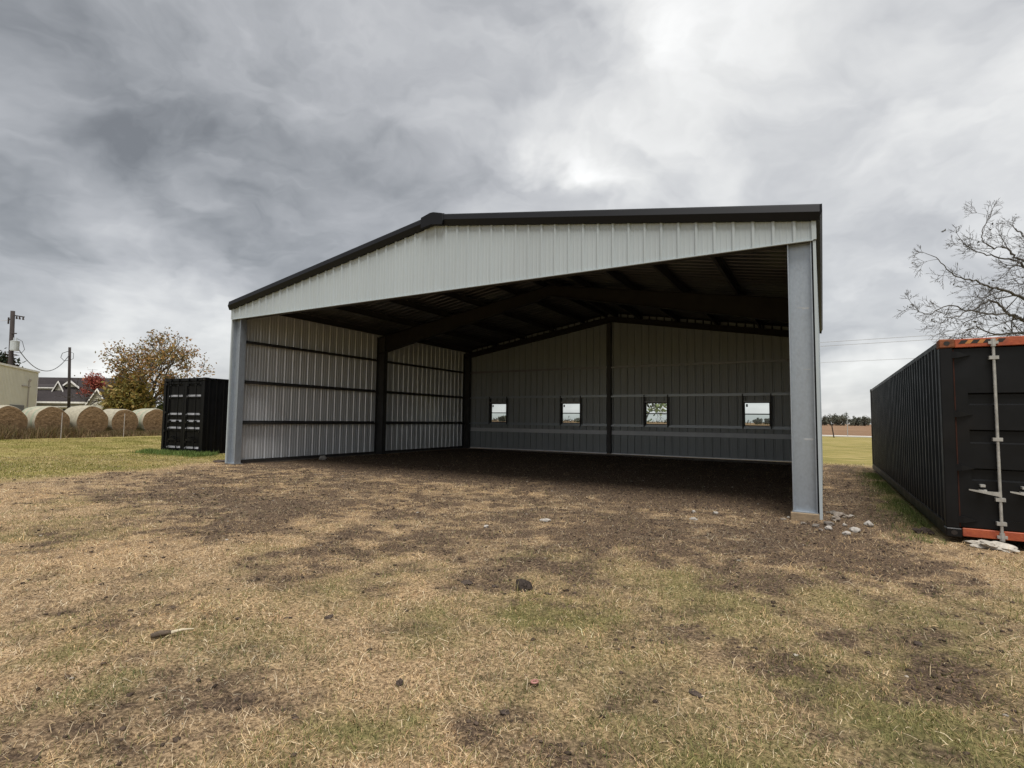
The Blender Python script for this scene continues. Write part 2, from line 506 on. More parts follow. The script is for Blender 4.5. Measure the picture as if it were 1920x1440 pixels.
def zones(x, y):
    """dirt, green, field shares of the ground at a place"""
    x = np.asarray(x, float); y = np.asarray(y, float)
    n1 = fbm(x * 1.3, y * 1.3, 21, 4); n2 = fbm(x * 3.7, y * 3.7, 33, 4); n3 = fbm(x * 0.45, y * 0.45, 41, 3)
    wx = x + (n1 - 0.5) * 0.9; wy = y + (n2 - 0.5) * 0.7
    # worn earth under the shed and before its opening, and in the lane beside the container
    shed = sstep(-6.3, -2.4, wy + (n3 - 0.5) * 2.6) * sstep(-0.9, 0.8, wx) * sstep(16.9, 15.9, wx) * sstep(14.5, 12.6, wy)
    inside = sstep(-0.3, 1.5, wy) * sstep(0.0, 0.4, wx) * sstep(15.3, 14.9, wx) * sstep(12.6, 12.0, y)
    lane = sstep(15.2, 15.5, wx) * sstep(16.7, 16.2, wx) * sstep(-1.2, 0.2, wy) * sstep(13.6, 12.8, wy)
    d = 0.49 * shed + 0.40 * inside + 0.22 * lane
    for a, b, r in DIRT:
        d = d + 0.54 * np.exp(-(((wx - a) ** 2 + (wy - b) ** 2) / (1.25 * r) ** 2))
    n4 = fbm(x * 6.5, y * 6.5, 47, 4, 0.6)
    d = d + (n1 - 0.47) * 0.55 + (n2 - 0.5) * 0.85 + (n4 - 0.5) * 1.35 + 0.07 * sstep(-8.5, -6.5, wy)
    g = 0.06 + 0.36 * sstep(12.0, 15.2, x) * sstep(-2.5, -4.5, y) + (n3 - 0.50) * 0.9 + (fbm(x * 1.9, y * 1.9, 55, 3) - 0.5) * 0.7
    for a, b, r in GREEN:
        g = g + 0.42 * np.exp(-(((wx - a) ** 2 + (wy - b) ** 2) / (1.3 * r) ** 2))
    lawn = np.maximum(sstep(0.3, -1.6, wx + 0.25 * (wy + 2)), np.maximum(sstep(13.0, 14.6, wy), sstep(19, 21, wx)))
    strip = np.exp(-((wx - 16.62) / 0.28) ** 2) * sstep(-1.0, 0.2, wy) * sstep(11, 8, wy) * (0.4 + 0.6 * (n1 > 0.45))
    strip2 = np.exp(-((x + 4.9) / 2.2) ** 2) * np.exp(-((y - 0.9) / 0.5) ** 2)
    g = np.clip(g, 0, 0.75) * (1 - 0.75 * shed) + 0.55 * lawn * (0.35 + 0.9 * fbm(x * 0.5, y * 0.9, 61, 4)) + 0.9 * strip + 0.8 * strip2
    d = d * (1 - 0.92 * lawn) * (1 - 0.7 * strip)
    # ploughed field on the far side of the road
    road_y = 66.8 - 0.23 * (x - 9.0)
    fld = sstep(1.0, 4.0, y - road_y)
    return np.clip(d, 0, 1), np.clip(g, 0, 1), fld, lawn


def graded(lo, hi, step, far, grow=1.13):
    c = list(np.arange(lo, hi + step * 0.5, step))
    s = step; x = hi
    while x < far:
        s *= grow; x += s; c.append(x)
    s = step; x = lo; pre = []
    while x > -far:
        s *= grow; x -= s; pre.append(x)
    return np.array(pre[::-1] + c)


gx = graded(-3.0, 18.0, 0.09, 2500)
gy = graded(-9.4, 6.0, 0.09, 2500)
GX, GY = np.meshgrid(gx, gy, indexing='xy')
nx, ny = len(gx), len(gy)
fx_, fy_ = GX.ravel(), GY.ravel()
fz_ = gz(fx_, fy_)
zd, zg, zf, zl = zones(fx_, fy_)


def np_mesh(name, verts, loops, starts, mats, smooth=False, cols=None, parent=None):
    me = bpy.data.meshes.new(name)
    me.vertices.add(len(verts))
    me.vertices.foreach_set('co', np.ascontiguousarray(verts, dtype=np.float32).ravel())
    me.loops.add(len(loops))
    me.loops.foreach_set('vertex_index', np.ascontiguousarray(loops, dtype=np.int32))
    me.polygons.add(len(starts))
    me.polygons.foreach_set('loop_start', np.ascontiguousarray(starts, dtype=np.int32))
    if smooth:
        me.polygons.foreach_set('use_smooth', np.ones(len(starts), dtype=bool))
    me.update(calc_edges=True)
    me.validate()
    if cols is not None:
        a = me.color_attributes.new('Col', 'FLOAT_COLOR', 'POINT')
        c = np.ones((len(verts), 4), dtype=np.float32); c[:, :cols.shape[1]] = cols
        a.data.foreach_set('color', c.ravel())
    for m in mats:
        me.materials.append(MATS[m] if isinstance(m, str) else m)
    o = bpy.data.objects.new(name, me)
    COL.objects.link(o)
    if parent: o.parent = parent
    return o


# ground material: the zones choose between straw thatch, bare earth, green grass, yellow lawn and stubble field
gmat = bpy.data.materials.new('ground')
gmat.use_nodes = True
nt = gmat.node_tree
B = nt.nodes['Principled BSDF']
B.inputs['Roughness'].default_value = 0.95
B.inputs['Specular IOR Level'].default_value = 0.1


def gn(tp, **k):
    n = nt.nodes.new(tp)
    for a, b in k.items(): setattr(n, a, b)
    return n


gtc = gn('ShaderNodeTexCoord')


def gnoise(scale, detail=5, rough=0.6, stretch=None):
    n = gn('ShaderNodeTexNoise')
    n.inputs['Scale'].default_value = scale; n.inputs['Detail'].default_value = detail; n.inputs['Roughness'].default_value = rough
    if stretch:
        mp = gn('ShaderNodeMapping'); mp.inputs['Scale'].default_value = stretch
        nt.links.new(gtc.outputs['Object'], mp.inputs[0]); nt.links.new(mp.outputs[0], n.inputs['Vector'])
    else:
        nt.links.new(gtc.outputs['Object'], n.inputs['Vector'])
    return n.outputs['Fac']


def gramp(fac, stops):
    r = gn('ShaderNodeValToRGB')
    nt.links.new(fac, r.inputs[0])
    el = r.color_ramp.elements
    el[0].position, el[0].color = stops[0][0], (*stops[0][1], 1)
    el[1].position, el[1].color = stops[-1][0], (*stops[-1][1], 1)
    for p, c in stops[1:-1]:
        e = el.new(p); e.color = (*c, 1)
    return r.outputs[0]


def gmix(f, a, b):
    n = gn('ShaderNodeMix', data_type='RGBA')
    nt.links.new(f, n.inputs['Factor']); nt.links.new(a, n.inputs['A']); nt.links.new(b, n.inputs['B'])
    return n.outputs['Result']


def gmath(op, a, b=None, clamp=False):
    n = gn('ShaderNodeMath', operation=op, use_clamp=clamp)
    for i, v in enumerate((a, b)):
        if v is None: continue
        if isinstance(v, (int, float)): n.inputs[i].default_value = v
        else: nt.links.new(v, n.inputs[i])
    return n.outputs[0]


za = gn('ShaderNodeAttribute', attribute_name='Col')
zs = gn('ShaderNodeSeparateColor'); nt.links.new(za.outputs['Color'], zs.inputs[0])
fine = gnoise(42, 6, 0.7); mid = gnoise(7, 6, 0.65); coarse = gnoise(0.6, 5, 0.6); vfine = gnoise(130, 4, 0.7)
straw = gramp(fine, [(0.3, (0.068, 0.045, 0.028)), (0.45, (0.23, 0.158, 0.090)), (0.62, (0.56, 0.40, 0.235))])
earth = gramp(fine, [(0.30, (0.026, 0.019, 0.014)), (0.47, (0.085, 0.059, 0.040)), (0.58, (0.165, 0.115, 0.077)), (0.70, (0.38, 0.27, 0.165))])
greenc = gramp(fine, [(0.32, (0.075, 0.070, 0.028)), (0.55, (0.185, 0.165, 0.065)), (0.7, (0.33, 0.275, 0.125))])
lawnn = gnoise(1.0, 6, 0.65, (0.35, 1.0, 1.0))
lawnc = gramp(lawnn, [(0.36, (0.155, 0.150, 0.036)), (0.5, (0.25, 0.215, 0.062)), (0.62, (0.36, 0.29, 0.12))])
lawnc = gmix(gmath('MULTIPLY', gmath('SUBTRACT', fine, 0.4, True), 1.2, True), lawnc, straw)
fieldc = gramp(gnoise(0.25, 6, 0.6, (0.3, 1.5, 1)), [(0.35, (0.16, 0.095, 0.055)), (0.65, (0.28, 0.175, 0.105))])
def sharpen(fac, a, b):
    m = gn('ShaderNodeMapRange'); m.inputs[1].default_value = a; m.inputs[2].default_value = b; m.clamp = True
    nt.links.new(fac, m.inputs[0]); return m.outputs[0]
dsh = sharpen(gmath('ADD', zs.outputs[0], gmath('MULTIPLY', gmath('SUBTRACT', mid, 0.5), 0.9)), 0.15, 0.75)
gsh = sharpen(gmath('ADD', zs.outputs[1], gmath('MULTIPLY', gmath('SUBTRACT', mid, 0.5), 0.6)), 0.1, 0.8)
base = gmix(gsh, straw, greenc)
lawnf = za.outputs['Alpha']
base = gmix(lawnf, base, lawnc)
base = gmix(dsh, base, earth)
base = gmix(zs.outputs[2], base, fieldc)
nt.links.new(base, B.inputs['Base Color'])
bh = gmath('ADD', gmath('MULTIPLY', fine, 0.7), gmath('MULTIPLY', mid, 1.6))
bp = gn('ShaderNodeBump'); bp.inputs['Strength'].default_value = 0.9; bp.inputs['Distance'].default_value = 0.03
nt.links.new(bh, bp.inputs['Height']); nt.links.new(bp.outputs[0], B.inputs['Normal'])
MATS['ground'] = gmat

ii = (np.arange(ny - 1)[:, None] * nx + np.arange(nx - 1)[None, :]).ravel()
quads = np.stack([ii, ii + 1, ii + nx + 1, ii + nx], 1)
ground = np_mesh('ground', np.stack([fx_, fy_, fz_], 1), quads.ravel(), np.arange(len(quads)) * 4, [gmat], True,
                 np.stack([zd, zg, zf, zl], 1))
tag(ground, 'worn yard of straw coloured grass and dark bare earth', kind='structure')

# pale road crossing behind the shed
rd = MB()
xs = np.linspace(-260, 320, 60)
ry = 66.8 - 0.23 * (xs - 9.0)
for i in range(len(xs) - 1):
    a, b = i, i + 1
    rd.add([(xs[a], ry[a] - 1.9, -0.03), (xs[b], ry[b] - 1.9, -0.03), (xs[b], ry[b] + 1.9, -0.03), (xs[a], ry[a] + 1.9, -0.03),
            (xs[a], ry[a] - 1.9, -0.4), (xs[b], ry[b] - 1.9, -0.4), (xs[b], ry[b] + 1.9, -0.4), (xs[a], ry[a] + 1.9, -0.4)],
           [(0, 1, 2, 3), (0, 4, 5, 1), (3, 2, 6, 7)])
tag(rd.build('road', 'road_pale'), 'pale country road between the lawn and the brown field', kind='structure')

# ================================================================== SHED
shed = thing('open_front_shed', 'large open fronted pale metal shed with charcoal roof trim and four back windows', 'shed', (W / 2, D / 2, 0))
FT = 0.3048
SL = 0.1636


def z_roof(x):
    return 4.78 + SL * (min(x, W - x) + 0.08)


def z_wall(x):
    return 4.584 + 0.162 * min(x, W - x)


def profile(a, b, phase):
    """PBR sheet: main ribs each foot, two low stiffeners between; list of (u, d)"""
    pts = []
    k0 = math.floor((a - phase) / FT) - 1
    k1 = math.ceil((b - phase) / FT) + 1
    for k in range(k0, k1 + 1):
        c = phase + k * FT
        pts += [(c - 0.040, 0), (c - 0.016, 0.032), (c + 0.016, 0.032), (c + 0.040, 0)]
        for s in (0.105, 0.200):
            pts += [(c + s - 0.018, 0), (c + s - 0.008, 0.005), (c + s + 0.008, 0.005), (c + s + 0.018, 0)]
    def dat(u):
        for (u0, d0), (u1, d1) in zip(pts, pts[1:]):
            if u0 <= u <= u1:
                return d0 + (d1 - d0) * (u - u0) / max(1e-9, u1 - u0)
        return 0
    out = [(a, dat(a))] + [p for p in pts if a + 1e-4 < p[0] < b - 1e-4] + [(b, dat(b))]
    return out


def sheet(name, a, b, phase, fmap, lo, hi, mats, holes=(), extra=(), parent=shed):
    """one corrugated sheet: outer skin material 0, inner skin material 1"""
    pr = profile(a, b, phase)
    cuts = set()
    for h in holes:
        cuts |= {h[0], h[1]}
    cuts |= set(extra)
    for c in sorted(cuts):
        if a + 1e-4 < c < b - 1e-4:
            for i in range(len(pr) - 1):
                if pr[i][0] < c < pr[i + 1][0]:
                    t = (c - pr[i][0]) / (pr[i + 1][0] - pr[i][0])
                    pr.insert(i + 1, (c, pr[i][1] + t * (pr[i + 1][1] - pr[i][1])))
                    break
    mb = MB()
    for (ua, da), (ub, db) in zip(pr, pr[1:]):
        mid = (ua + ub) / 2
        strips = [(None, None)]
        for h in holes:
            if h[0] - 1e-6 < mid < h[1] + 1e-6:
                strips = [(None, h[2]), (h[3], None)]
        for s0, s1 in strips:
            l0 = lo(ua) if s0 is None else s0; l1 = lo(ub) if s0 is None else s0
            h0 = hi(ua) if s1 is None else s1; h1 = hi(ub) if s1 is None else s1
            for off, mi in ((0.0, 0), (-0.003, 1)):
                q = [fmap(ua, da + off, l0), fmap(ub, db + off, l1), fmap(ub, db + off, h1), fmap(ua, da + off, h0)]
                mb.add(q, [(0, 1, 2, 3)] if mi == 0 else [(3, 2, 1, 0)], mi)
    return mb.build(name, list(mats), parent)


def cuts_of(a, b, step, phase):
    c = [a]
    k = math.ceil((a - phase) / step + 0.05)
    while phase + k * step < b - 0.05:
        c.append(phase + k * step); k += 1
    c.append(b)
    return list(zip(c, c[1:]))


# gable header sheets over the opening
PH = W / 2 + 0.044
HZ = 4.285
for a, b in cuts_of(0.0, W, 3 * FT, PH - FT / 2):
    ex = (W / 2,)
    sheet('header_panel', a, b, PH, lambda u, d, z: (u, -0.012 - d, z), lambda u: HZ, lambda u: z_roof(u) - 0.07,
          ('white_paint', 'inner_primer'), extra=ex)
# left wall (seen from inside), right wall, back wall
for a, b in cuts_of(0.0, D, 3 * FT, 0.15):
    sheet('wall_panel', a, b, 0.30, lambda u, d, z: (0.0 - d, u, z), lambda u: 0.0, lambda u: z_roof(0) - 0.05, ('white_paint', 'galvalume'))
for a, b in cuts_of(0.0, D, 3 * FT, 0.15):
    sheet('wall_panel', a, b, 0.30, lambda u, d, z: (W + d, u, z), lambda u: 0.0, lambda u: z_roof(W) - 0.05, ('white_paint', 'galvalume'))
WIN = [1.98, 5.71, 9.47, 13.20]
WZ0, WZ1 = 1.27, 2.12
for a, b in cuts_of(0.0, W, 3 * FT, PH - FT / 2):
    holes = [(c - 0.44, c + 0.44, WZ0 - 0.02, WZ1 + 0.02) for c in WIN]
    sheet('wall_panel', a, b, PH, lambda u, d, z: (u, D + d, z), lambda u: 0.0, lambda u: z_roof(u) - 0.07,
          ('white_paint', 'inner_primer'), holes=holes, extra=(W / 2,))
# roof sheets, both slopes: ribs run from eave to ridge
nrm = math.hypot(1, SL)
for side in (0, 1):
    for a, b in cuts_of(-0.07, D + 0.07, 3 * FT, 0.15):
        def rmap(u, d, s, side=side):
            x = -0.07 + s; z = 4.78 + SL * (s + 0.01)
            x -= d * SL / nrm; z += d / nrm
            return (x if side == 0 else W - x, u, z)
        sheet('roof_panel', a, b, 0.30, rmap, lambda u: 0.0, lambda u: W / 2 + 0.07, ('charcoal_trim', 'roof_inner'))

# charcoal rake trim: upper facet leans back, lower facet turns under
def rake_loop(x):
    zr = z_roof(x)
    P = [(0.02, 0.055), (-0.085, 0.055), (-0.105, 0.03), (-0.135, -0.085), (-0.085, -0.205), (0.0, -0.205), (0.0, -0.19), (-0.075, -0.19), (-0.118, -0.085), (-0.09, 0.03), (0.02, 0.03)]
    return [(x, y, zr + z) for y, z in P]
for x0, x1 in ((-0.10, W / 2 - 0.30), (W / 2 + 0.30, W + 0.10)):
    lo_, hi_ = rake_loop(min(x0, x1)), rake_loop(max(x0, x1))
    zr0 = 4.78 + SL * (-0.10 + 0.08)
    MB().sweep(None, lo_, hi_).build('rake_trim', 'charcoal_trim', shed)
for yb in (D,):
    for x0, x1 in ((-0.10, W / 2), (W / 2, W + 0.10)):
        A = [(x0, D + 0.02, z_roof(x0) + 0.055), (x0, D + 0.11, z_roof(x0) + 0.055), (x0, D + 0.11, z_roof(x0) - 0.20), (x0, D + 0.02, z_roof(x0) - 0.20)]
        Bq = [(x1, y, z_roof(x1) + dz) for (_, y, _), dz in zip(A, (0.055, 0.055, -0.2, -0.2))]
        MB().sweep(None, A, Bq).build('rake_trim', 'charcoal_trim', shed)
# closure strip between header sheets and rake trim
for x0, x1 in ((0.0, W / 2), (W / 2, W)):
    A = [(x0, -0.011, z_roof(x0) - 0.235), (x0, 0.03, z_roof(x0) - 0.235), (x0, 0.03, z_roof(x0) - 0.06), (x0, -0.011, z_roof(x0) - 0.06)]
    Bq = [(x1, y, z - z_roof(x0) + z_roof(x1)) for _, y, z in A]
    MB().sweep(None, A, Bq).build('closure_strip', 'purlin_steel', shed)
# ridge cap end plate and cap
c = MB()
zt = z_roof(W / 2)
pl = [(-0.31, -0.215), (-0.05, -0.195), (0.28, -0.195), (0.31, -0.12), (0.31, 0.02), (0.24, 0.075), (-0.10, 0.085), (-0.31, 0.035)]
pl = [(-0.31, -0.262), (0.0, -0.215), (0.31, -0.262), (0.34, -0.16), (0.31, 0.005), (0.05, 0.075), (-0.05, 0.075), (-0.31, 0.005)]
c.sweep(None, [(W / 2 + u, -0.155, zt + v) for u, v in pl], [(W / 2 + u, -0.04, zt + v) for u, v in pl])
c.build('ridge_cap_end', 'charcoal_trim', shed, bevel=0.008)
c = MB()
for s in (-1, 1):
    A = [(W / 2, -0.05, zt + 0.085), (W / 2 + s * 0.28, -0.05, zt + 0.04), (W / 2 + s * 0.28, -0.05, zt + 0.025), (W / 2, -0.05, zt + 0.07)]
    c.sweep(None, A, [(x, D + 0.1, z) for x, y, z in A])
c.build('ridge_cap', 'charcoal_trim', shed)
# eave gutters along both long sides
for s, x0 in ((-1, 0.0), (1, W)):
    g = MB()
    P = [(0.04, 0.0), (0.135, 0.0), (0.135, -0.12), (0.10, -0.20), (0.04, -0.20)]
    A = [(x0 + s * px, -0.085, 4.83 + pz) for px, pz in P]
    g.sweep(None, A, [(x, D + 0.05, z) for x, y, z in A])
    g.build('eave_gutter', 'charcoal_trim', shed)
    # corner trim down the wall
# header channel: bright lip on its lower edge, steel underside
MB().box(0.03, W - 0.03, -0.005, 0.20, HZ + 0.004, HZ + 0.02).box(0.03, W - 0.03, 0.188, 0.20, HZ + 0.02, HZ + 0.18).build('header_channel', 'purlin_steel', shed)
MB().box(-0.002, W + 0.002, -0.052, -0.004, HZ - 0.012, HZ + 0.002).build('drip_trim', 'white_paint', shed)
for x0 in (-0.045, W - 0.02):
    MB().box(x0, x0 + 0.065, -0.05, -0.008, HZ + 0.003, z_roof(0) - 0.2).build('corner_trim', 'white_paint', shed)
# dark gap strip and pale jamb trim beside the right column
MB().box(W - 0.028, W - 0.006, 0.004, 0.20, 0.0, HZ).build('jamb_filler', 'charcoal_trim', shed)
MB().box(W - 0.006, W + 0.036, -0.03, 0.012, -0.10, HZ - 0.014).build('jamb_trim', 'white_paint', shed)
MB().box(-0.036, 0.006, -0.03, 0.012, -0.03, HZ - 0.014).build('jamb_trim', 'white_paint', shed)


def ibeam_col(x0, x1, yc, z0, z1, wid=0.20, t=0.014):
    m = MB()
    m.box(x0, x0 + t, yc - wid / 2, yc + wid / 2, z0, z1)
    m.box(x1 - t, x1, yc - wid / 2, yc + wid / 2, z0, z1)
    m.box(x0 + t, x1 - t, yc - 0.005, yc + 0.005, z0, z1)
    return m


for yc in (0.105, 6.10, D - 0.14):
    for left in (True, False):
        zt_ = HZ + 0.003 if yc < 1 else z_roof(0.3) - 0.26
        wdt = 0.34 if yc < 1 or yc > 10 else 0.40
        x0, x1 = (0.03, 0.03 + wdt) if left else (W - 0.03 - wdt, W - 0.03)
        m = ibeam_col(x0, x1, yc, 0.0, zt_)
        m.box(x0 - 0.01, x1 + 0.01, yc - 0.11, yc + 0.11, -0.012, 0.0005)
        # a weld bead and a rubbed chalk mark on the web, as raised smears
        colm = m.build('column', 'galvanised' if yc < 1 else 'darkened_steel', shed)  # inner columns: interior shade put into a darker steel colour
        if yc < 1 and not left:
            for (xa, za, w_, h_) in ((W - 0.20, 3.24, 0.10, 0.014), (W - 0.13, 3.225, 0.11, 0.03), (W - 0.13, 2.24, 0.11, 0.02), (W - 0.13, 1.13, 0.15, 0.045)):
                n = 12
                A = [(xa + 0.5 * w_ * math.cos(2 * PI * i / n), yc - 0.0052, za + 0.5 * h_ * math.sin(2 * PI * i / n) * (1 if i % 3 else 0.6)) for i in range(n)]
                MB().sweep(None, A, [(x, y - 0.0012, z) for x, y, z in A]).build('chalk_mark', 'chalk', colm)
# concrete under the front right column, left strip footing
MB().box(W - 0.405, W + 0.035, -0.025, 0.26, -0.42, -0.0125).build('column_pier', 'tan_concrete', shed, bevel=0.012)
MB().box(-0.06, 0.42, -0.03, 0.26, -0.35, -0.0125).build('column_pier', 'concrete', shed)
MB().box(-0.05, 0.10, 0.262, D + 0.05, -0.35, -0.013).build('footing', 'concrete', shed)
MB().box(0.12, W - 0.02, D - 0.04, D + 0.05, -0.4, -0.02).build('footing', 'concrete', shed)  # back strip added to stop light coming in under the wall
# rafters on the three frames (tapered I-beams with a knee)
for yc in (0.32, 6.10, D - 0.14):
    deep0, deep1 = (0.62, 0.36) if 1 < yc < 10 else (0.22, 0.22)
    for s in (0, 1):
        fx = (lambda x: x) if s == 0 else (lambda x: W - x)
        m = MB()
        stations = [(0.05, deep0 + 0.05), (2.2, deep0 * 0.8 + deep1 * 0.2), (W / 2, deep1)] if 1 < yc < 10 else [(0.05, deep0), (W / 2, deep1)]
        for (xa, da), (xb, db) in zip(stations, stations[1:]):
            za, zb = z_roof(xa) - 0.235, z_roof(xb) - 0.235
            for (y0, y1, ta, tb, ha, hb) in ((-0.1, 0.1, 0, 0, 0.012, 0.012), (-0.004, 0.004, -0.012, -0.012, da - 0.024, db - 0.024), (-0.1, 0.1, -(da - 0.012), -(db - 0.012), 0.012, 0.012)):
                lo_ = [(fx(xa), yc + y0, za + ta - ha), (fx(xa), yc + y1, za + ta - ha), (fx(xa), yc + y1, za + ta), (fx(xa), yc + y0, za + ta)]
                hi_ = [(fx(xb), yc + y0, zb + tb - hb), (fx(xb), yc + y1, zb + tb - hb), (fx(xb), yc + y1, zb + tb), (fx(xb), yc + y0, zb + tb)]
                m.sweep(None, lo_, hi_)
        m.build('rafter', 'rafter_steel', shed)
# purlins: Z sections along the shed under the roof sheets
xp = [0.35 + 1.5 * k for k in range(5)] + [W / 2 - 0.25]
for x in xp + [W - x for x in xp]:
    zr = z_roof(x) - 0.03
    s = 1 if x < W / 2 else -1
    m = MB()
    m.box(x - 0.003, x + 0.003, 0.03, D - 0.03, zr - 0.205, zr)
    m.box(min(x, x + s * 0.06), max(x, x + s * 0.06), 0.03, D - 0.03, zr - 0.208, zr - 0.205)
    m.box(min(x, x - s * 0.06), max(x, x - s * 0.06), 0.03, D - 0.03, zr - 0.006 - 0.01 * 0, zr - 0.003)
    m.build('purlin', 'purlin_steel', shed)
# girts, three rows on each wall, set between the columns
G = [1.20, 2.435, 3.66]
for gzv in G:
    for (y0, y1) in ((0.21, 5.995), (6.205, D - 0.25)):
        for s, x0 in ((1, 0.004), (-1, W - 0.004)):
            m = MB()
            a, b = sorted((x0, x0 + s * 0.17)); m.box(a, b, y0, y1, gzv - 0.004, gzv)
            a, b = sorted((x0 + s * 0.165, x0 + s * 0.17)); m.box(a, b, y0, y1, gzv - 0.062, gzv - 0.004)
            a, b = sorted((x0, x0 + s * 0.005)); m.box(a, b, y0, y1, gzv + 0.0, gzv + 0.05)
            m.build('girt', 'purlin_steel', shed)
    for (x0, x1) in ((0.38, 7.40), (7.58, W - 0.38)):
        m = MB()
        m.box(x0, x1, D - 0.12, D - 0.004, gzv - 0.004, gzv)
        m.box(x0, x1, D - 0.125, D - 0.12, gzv - 0.058, gzv)
        m.box(x0, x1, D - 0.009, D - 0.004, gzv, gzv + 0.05)
        m.build('girt', 'girt_steel' if gzv > 3 else 'galvanised', shed)  # lower rows lighter: light from the opening put into the steel colour
# end wall post in the middle of the back
ec = MB()
ec.box(7.41, 7.42, D - 0.15, D - 0.004, 0, z_roof(7.49) - 0.46).box(7.56, 7.57, D - 0.15, D - 0.004, 0, z_roof(7.49) - 0.46).box(7.42, 7.56, D - 0.15, D - 0.14, 0, z_roof(7.49) - 0.46)
ec.build('end_post', 'purlin_steel', shed)
# broad flashing band and base angles
for (x0, x1) in ((0.38, 7.40), (7.58, W - 0.38)):
    MB().hexa([(x0, D - 0.055, 0.805), (x1, D - 0.055, 0.805), (x1, D - 0.006, 0.80), (x0, D - 0.006, 0.80), (x0, D - 0.012, 0.972), (x1, D - 0.012, 0.972), (x1, D - 0.006, 0.975), (x0, D - 0.006, 0.975)]).build('flashing_band', 'galvalume', shed)
    MB().box(x0, x1, D - 0.05, D - 0.004, -0.004, 0.0).box(x0, x1, D - 0.054, D - 0.05, -0.004, 0.035).build('base_angle', 'galvalume', shed)
for (y0, y1) in ((0.21, 5.995), (6.205, D - 0.25)):
    for s, x0 in ((1, 0.004), (-1, W - 0.004)):
        a, b = sorted((x0 + s * 0.10, x0 + s * 0.106)); c0, c1 = sorted((x0, x0 + s * 0.10))
        MB().box(a, b, y0, y1, -0.006, 0.075).box(c0, c1, y0, y1, -0.006, -0.002).build('base_angle', 'purlin_steel', shed)
# windows: dark frame, two panes, sticker; steel jambs between two girts
for c in WIN:
    m = MB()
    x0, x1, y0, y1 = c - 0.44, c + 0.44, D - 0.035, D + 0.03
    f = 0.028
    zm = (WZ0 + WZ1) / 2 + 0.0
    m.box(x0, x1, y0, y1, WZ0 - 0.02, WZ0 + 0.012).box(x0, x1, y0, y1, WZ1 - 0.012, WZ1 + 0.02)
    m.box(x0, x0 + f, y0, y1, WZ0 + 0.012, WZ1 - 0.012).box(x1 - f, x1, y0, y1, WZ0 + 0.012, WZ1 - 0.012)
    m.box(x0 + f, x1 - f, y0 + 0.01, y1 - 0.02, zm - 0.02, zm + 0.02)
    w = m.build('window', 'window_frame', shed)
    MB().box(x0 + f, x1 - f, D + 0.002, D + 0.006, zm + 0.02, WZ1 - 0.012).build('upper_pane', 'pane_glass', w)
    MB().box(x0 + f, x1 - f, D - 0.012, D - 0.008, WZ0 + 0.012, zm - 0.02).build('lower_pane', 'screened_glass', w)
    MB().box(x0 + f + 0.035, x0 + f + 0.10, D - 0.003, D + 0.0005, WZ1 - 0.155, WZ1 - 0.05).build('sticker', 'sticker_dark', w)
    for s in (-1, 1):
        xj = c + s * 0.455
        j = MB()
        a, b = sorted((xj, xj + s * 0.005)); j.box(a, b, D - 0.115, D - 0.012, 1.202, 2.425)
        a, b = sorted((xj, xj + s * 0.05)); j.box(a, b, D - 0.135, D - 0.128, 1.15, 2.46)
        j.build('window_jamb', 'darkened_steel', shed)
    MB().box(c - 0.448, c + 0.448, D - 0.115, D - 0.012, WZ1 + 0.035, WZ1 + 0.04).box(c - 0.448, c + 0.448, D - 0.12, D - 0.115, WZ1 + 0.03, WZ1 + 0.075).build('window_head', 'girt_steel', shed)

# ================================================================== CONTAINERS
def corrug(u0, u1, pitch, depth):
    """trapezoid wave as (u, d), d=0 outermost, d=-depth inner"""
    pts = [(u0, 0)]
    n = int((u1 - u0) / pitch)
    p = (u1 - u0) / n
    for k in range(n):
        s = u0 + k * p
        pts += [(s + p * 0.13, 0), (s + p * 0.37, -depth), (s + p * 0.63, -depth), (s + p * 0.87, 0)]
    pts.append((u1, 0))
    return pts


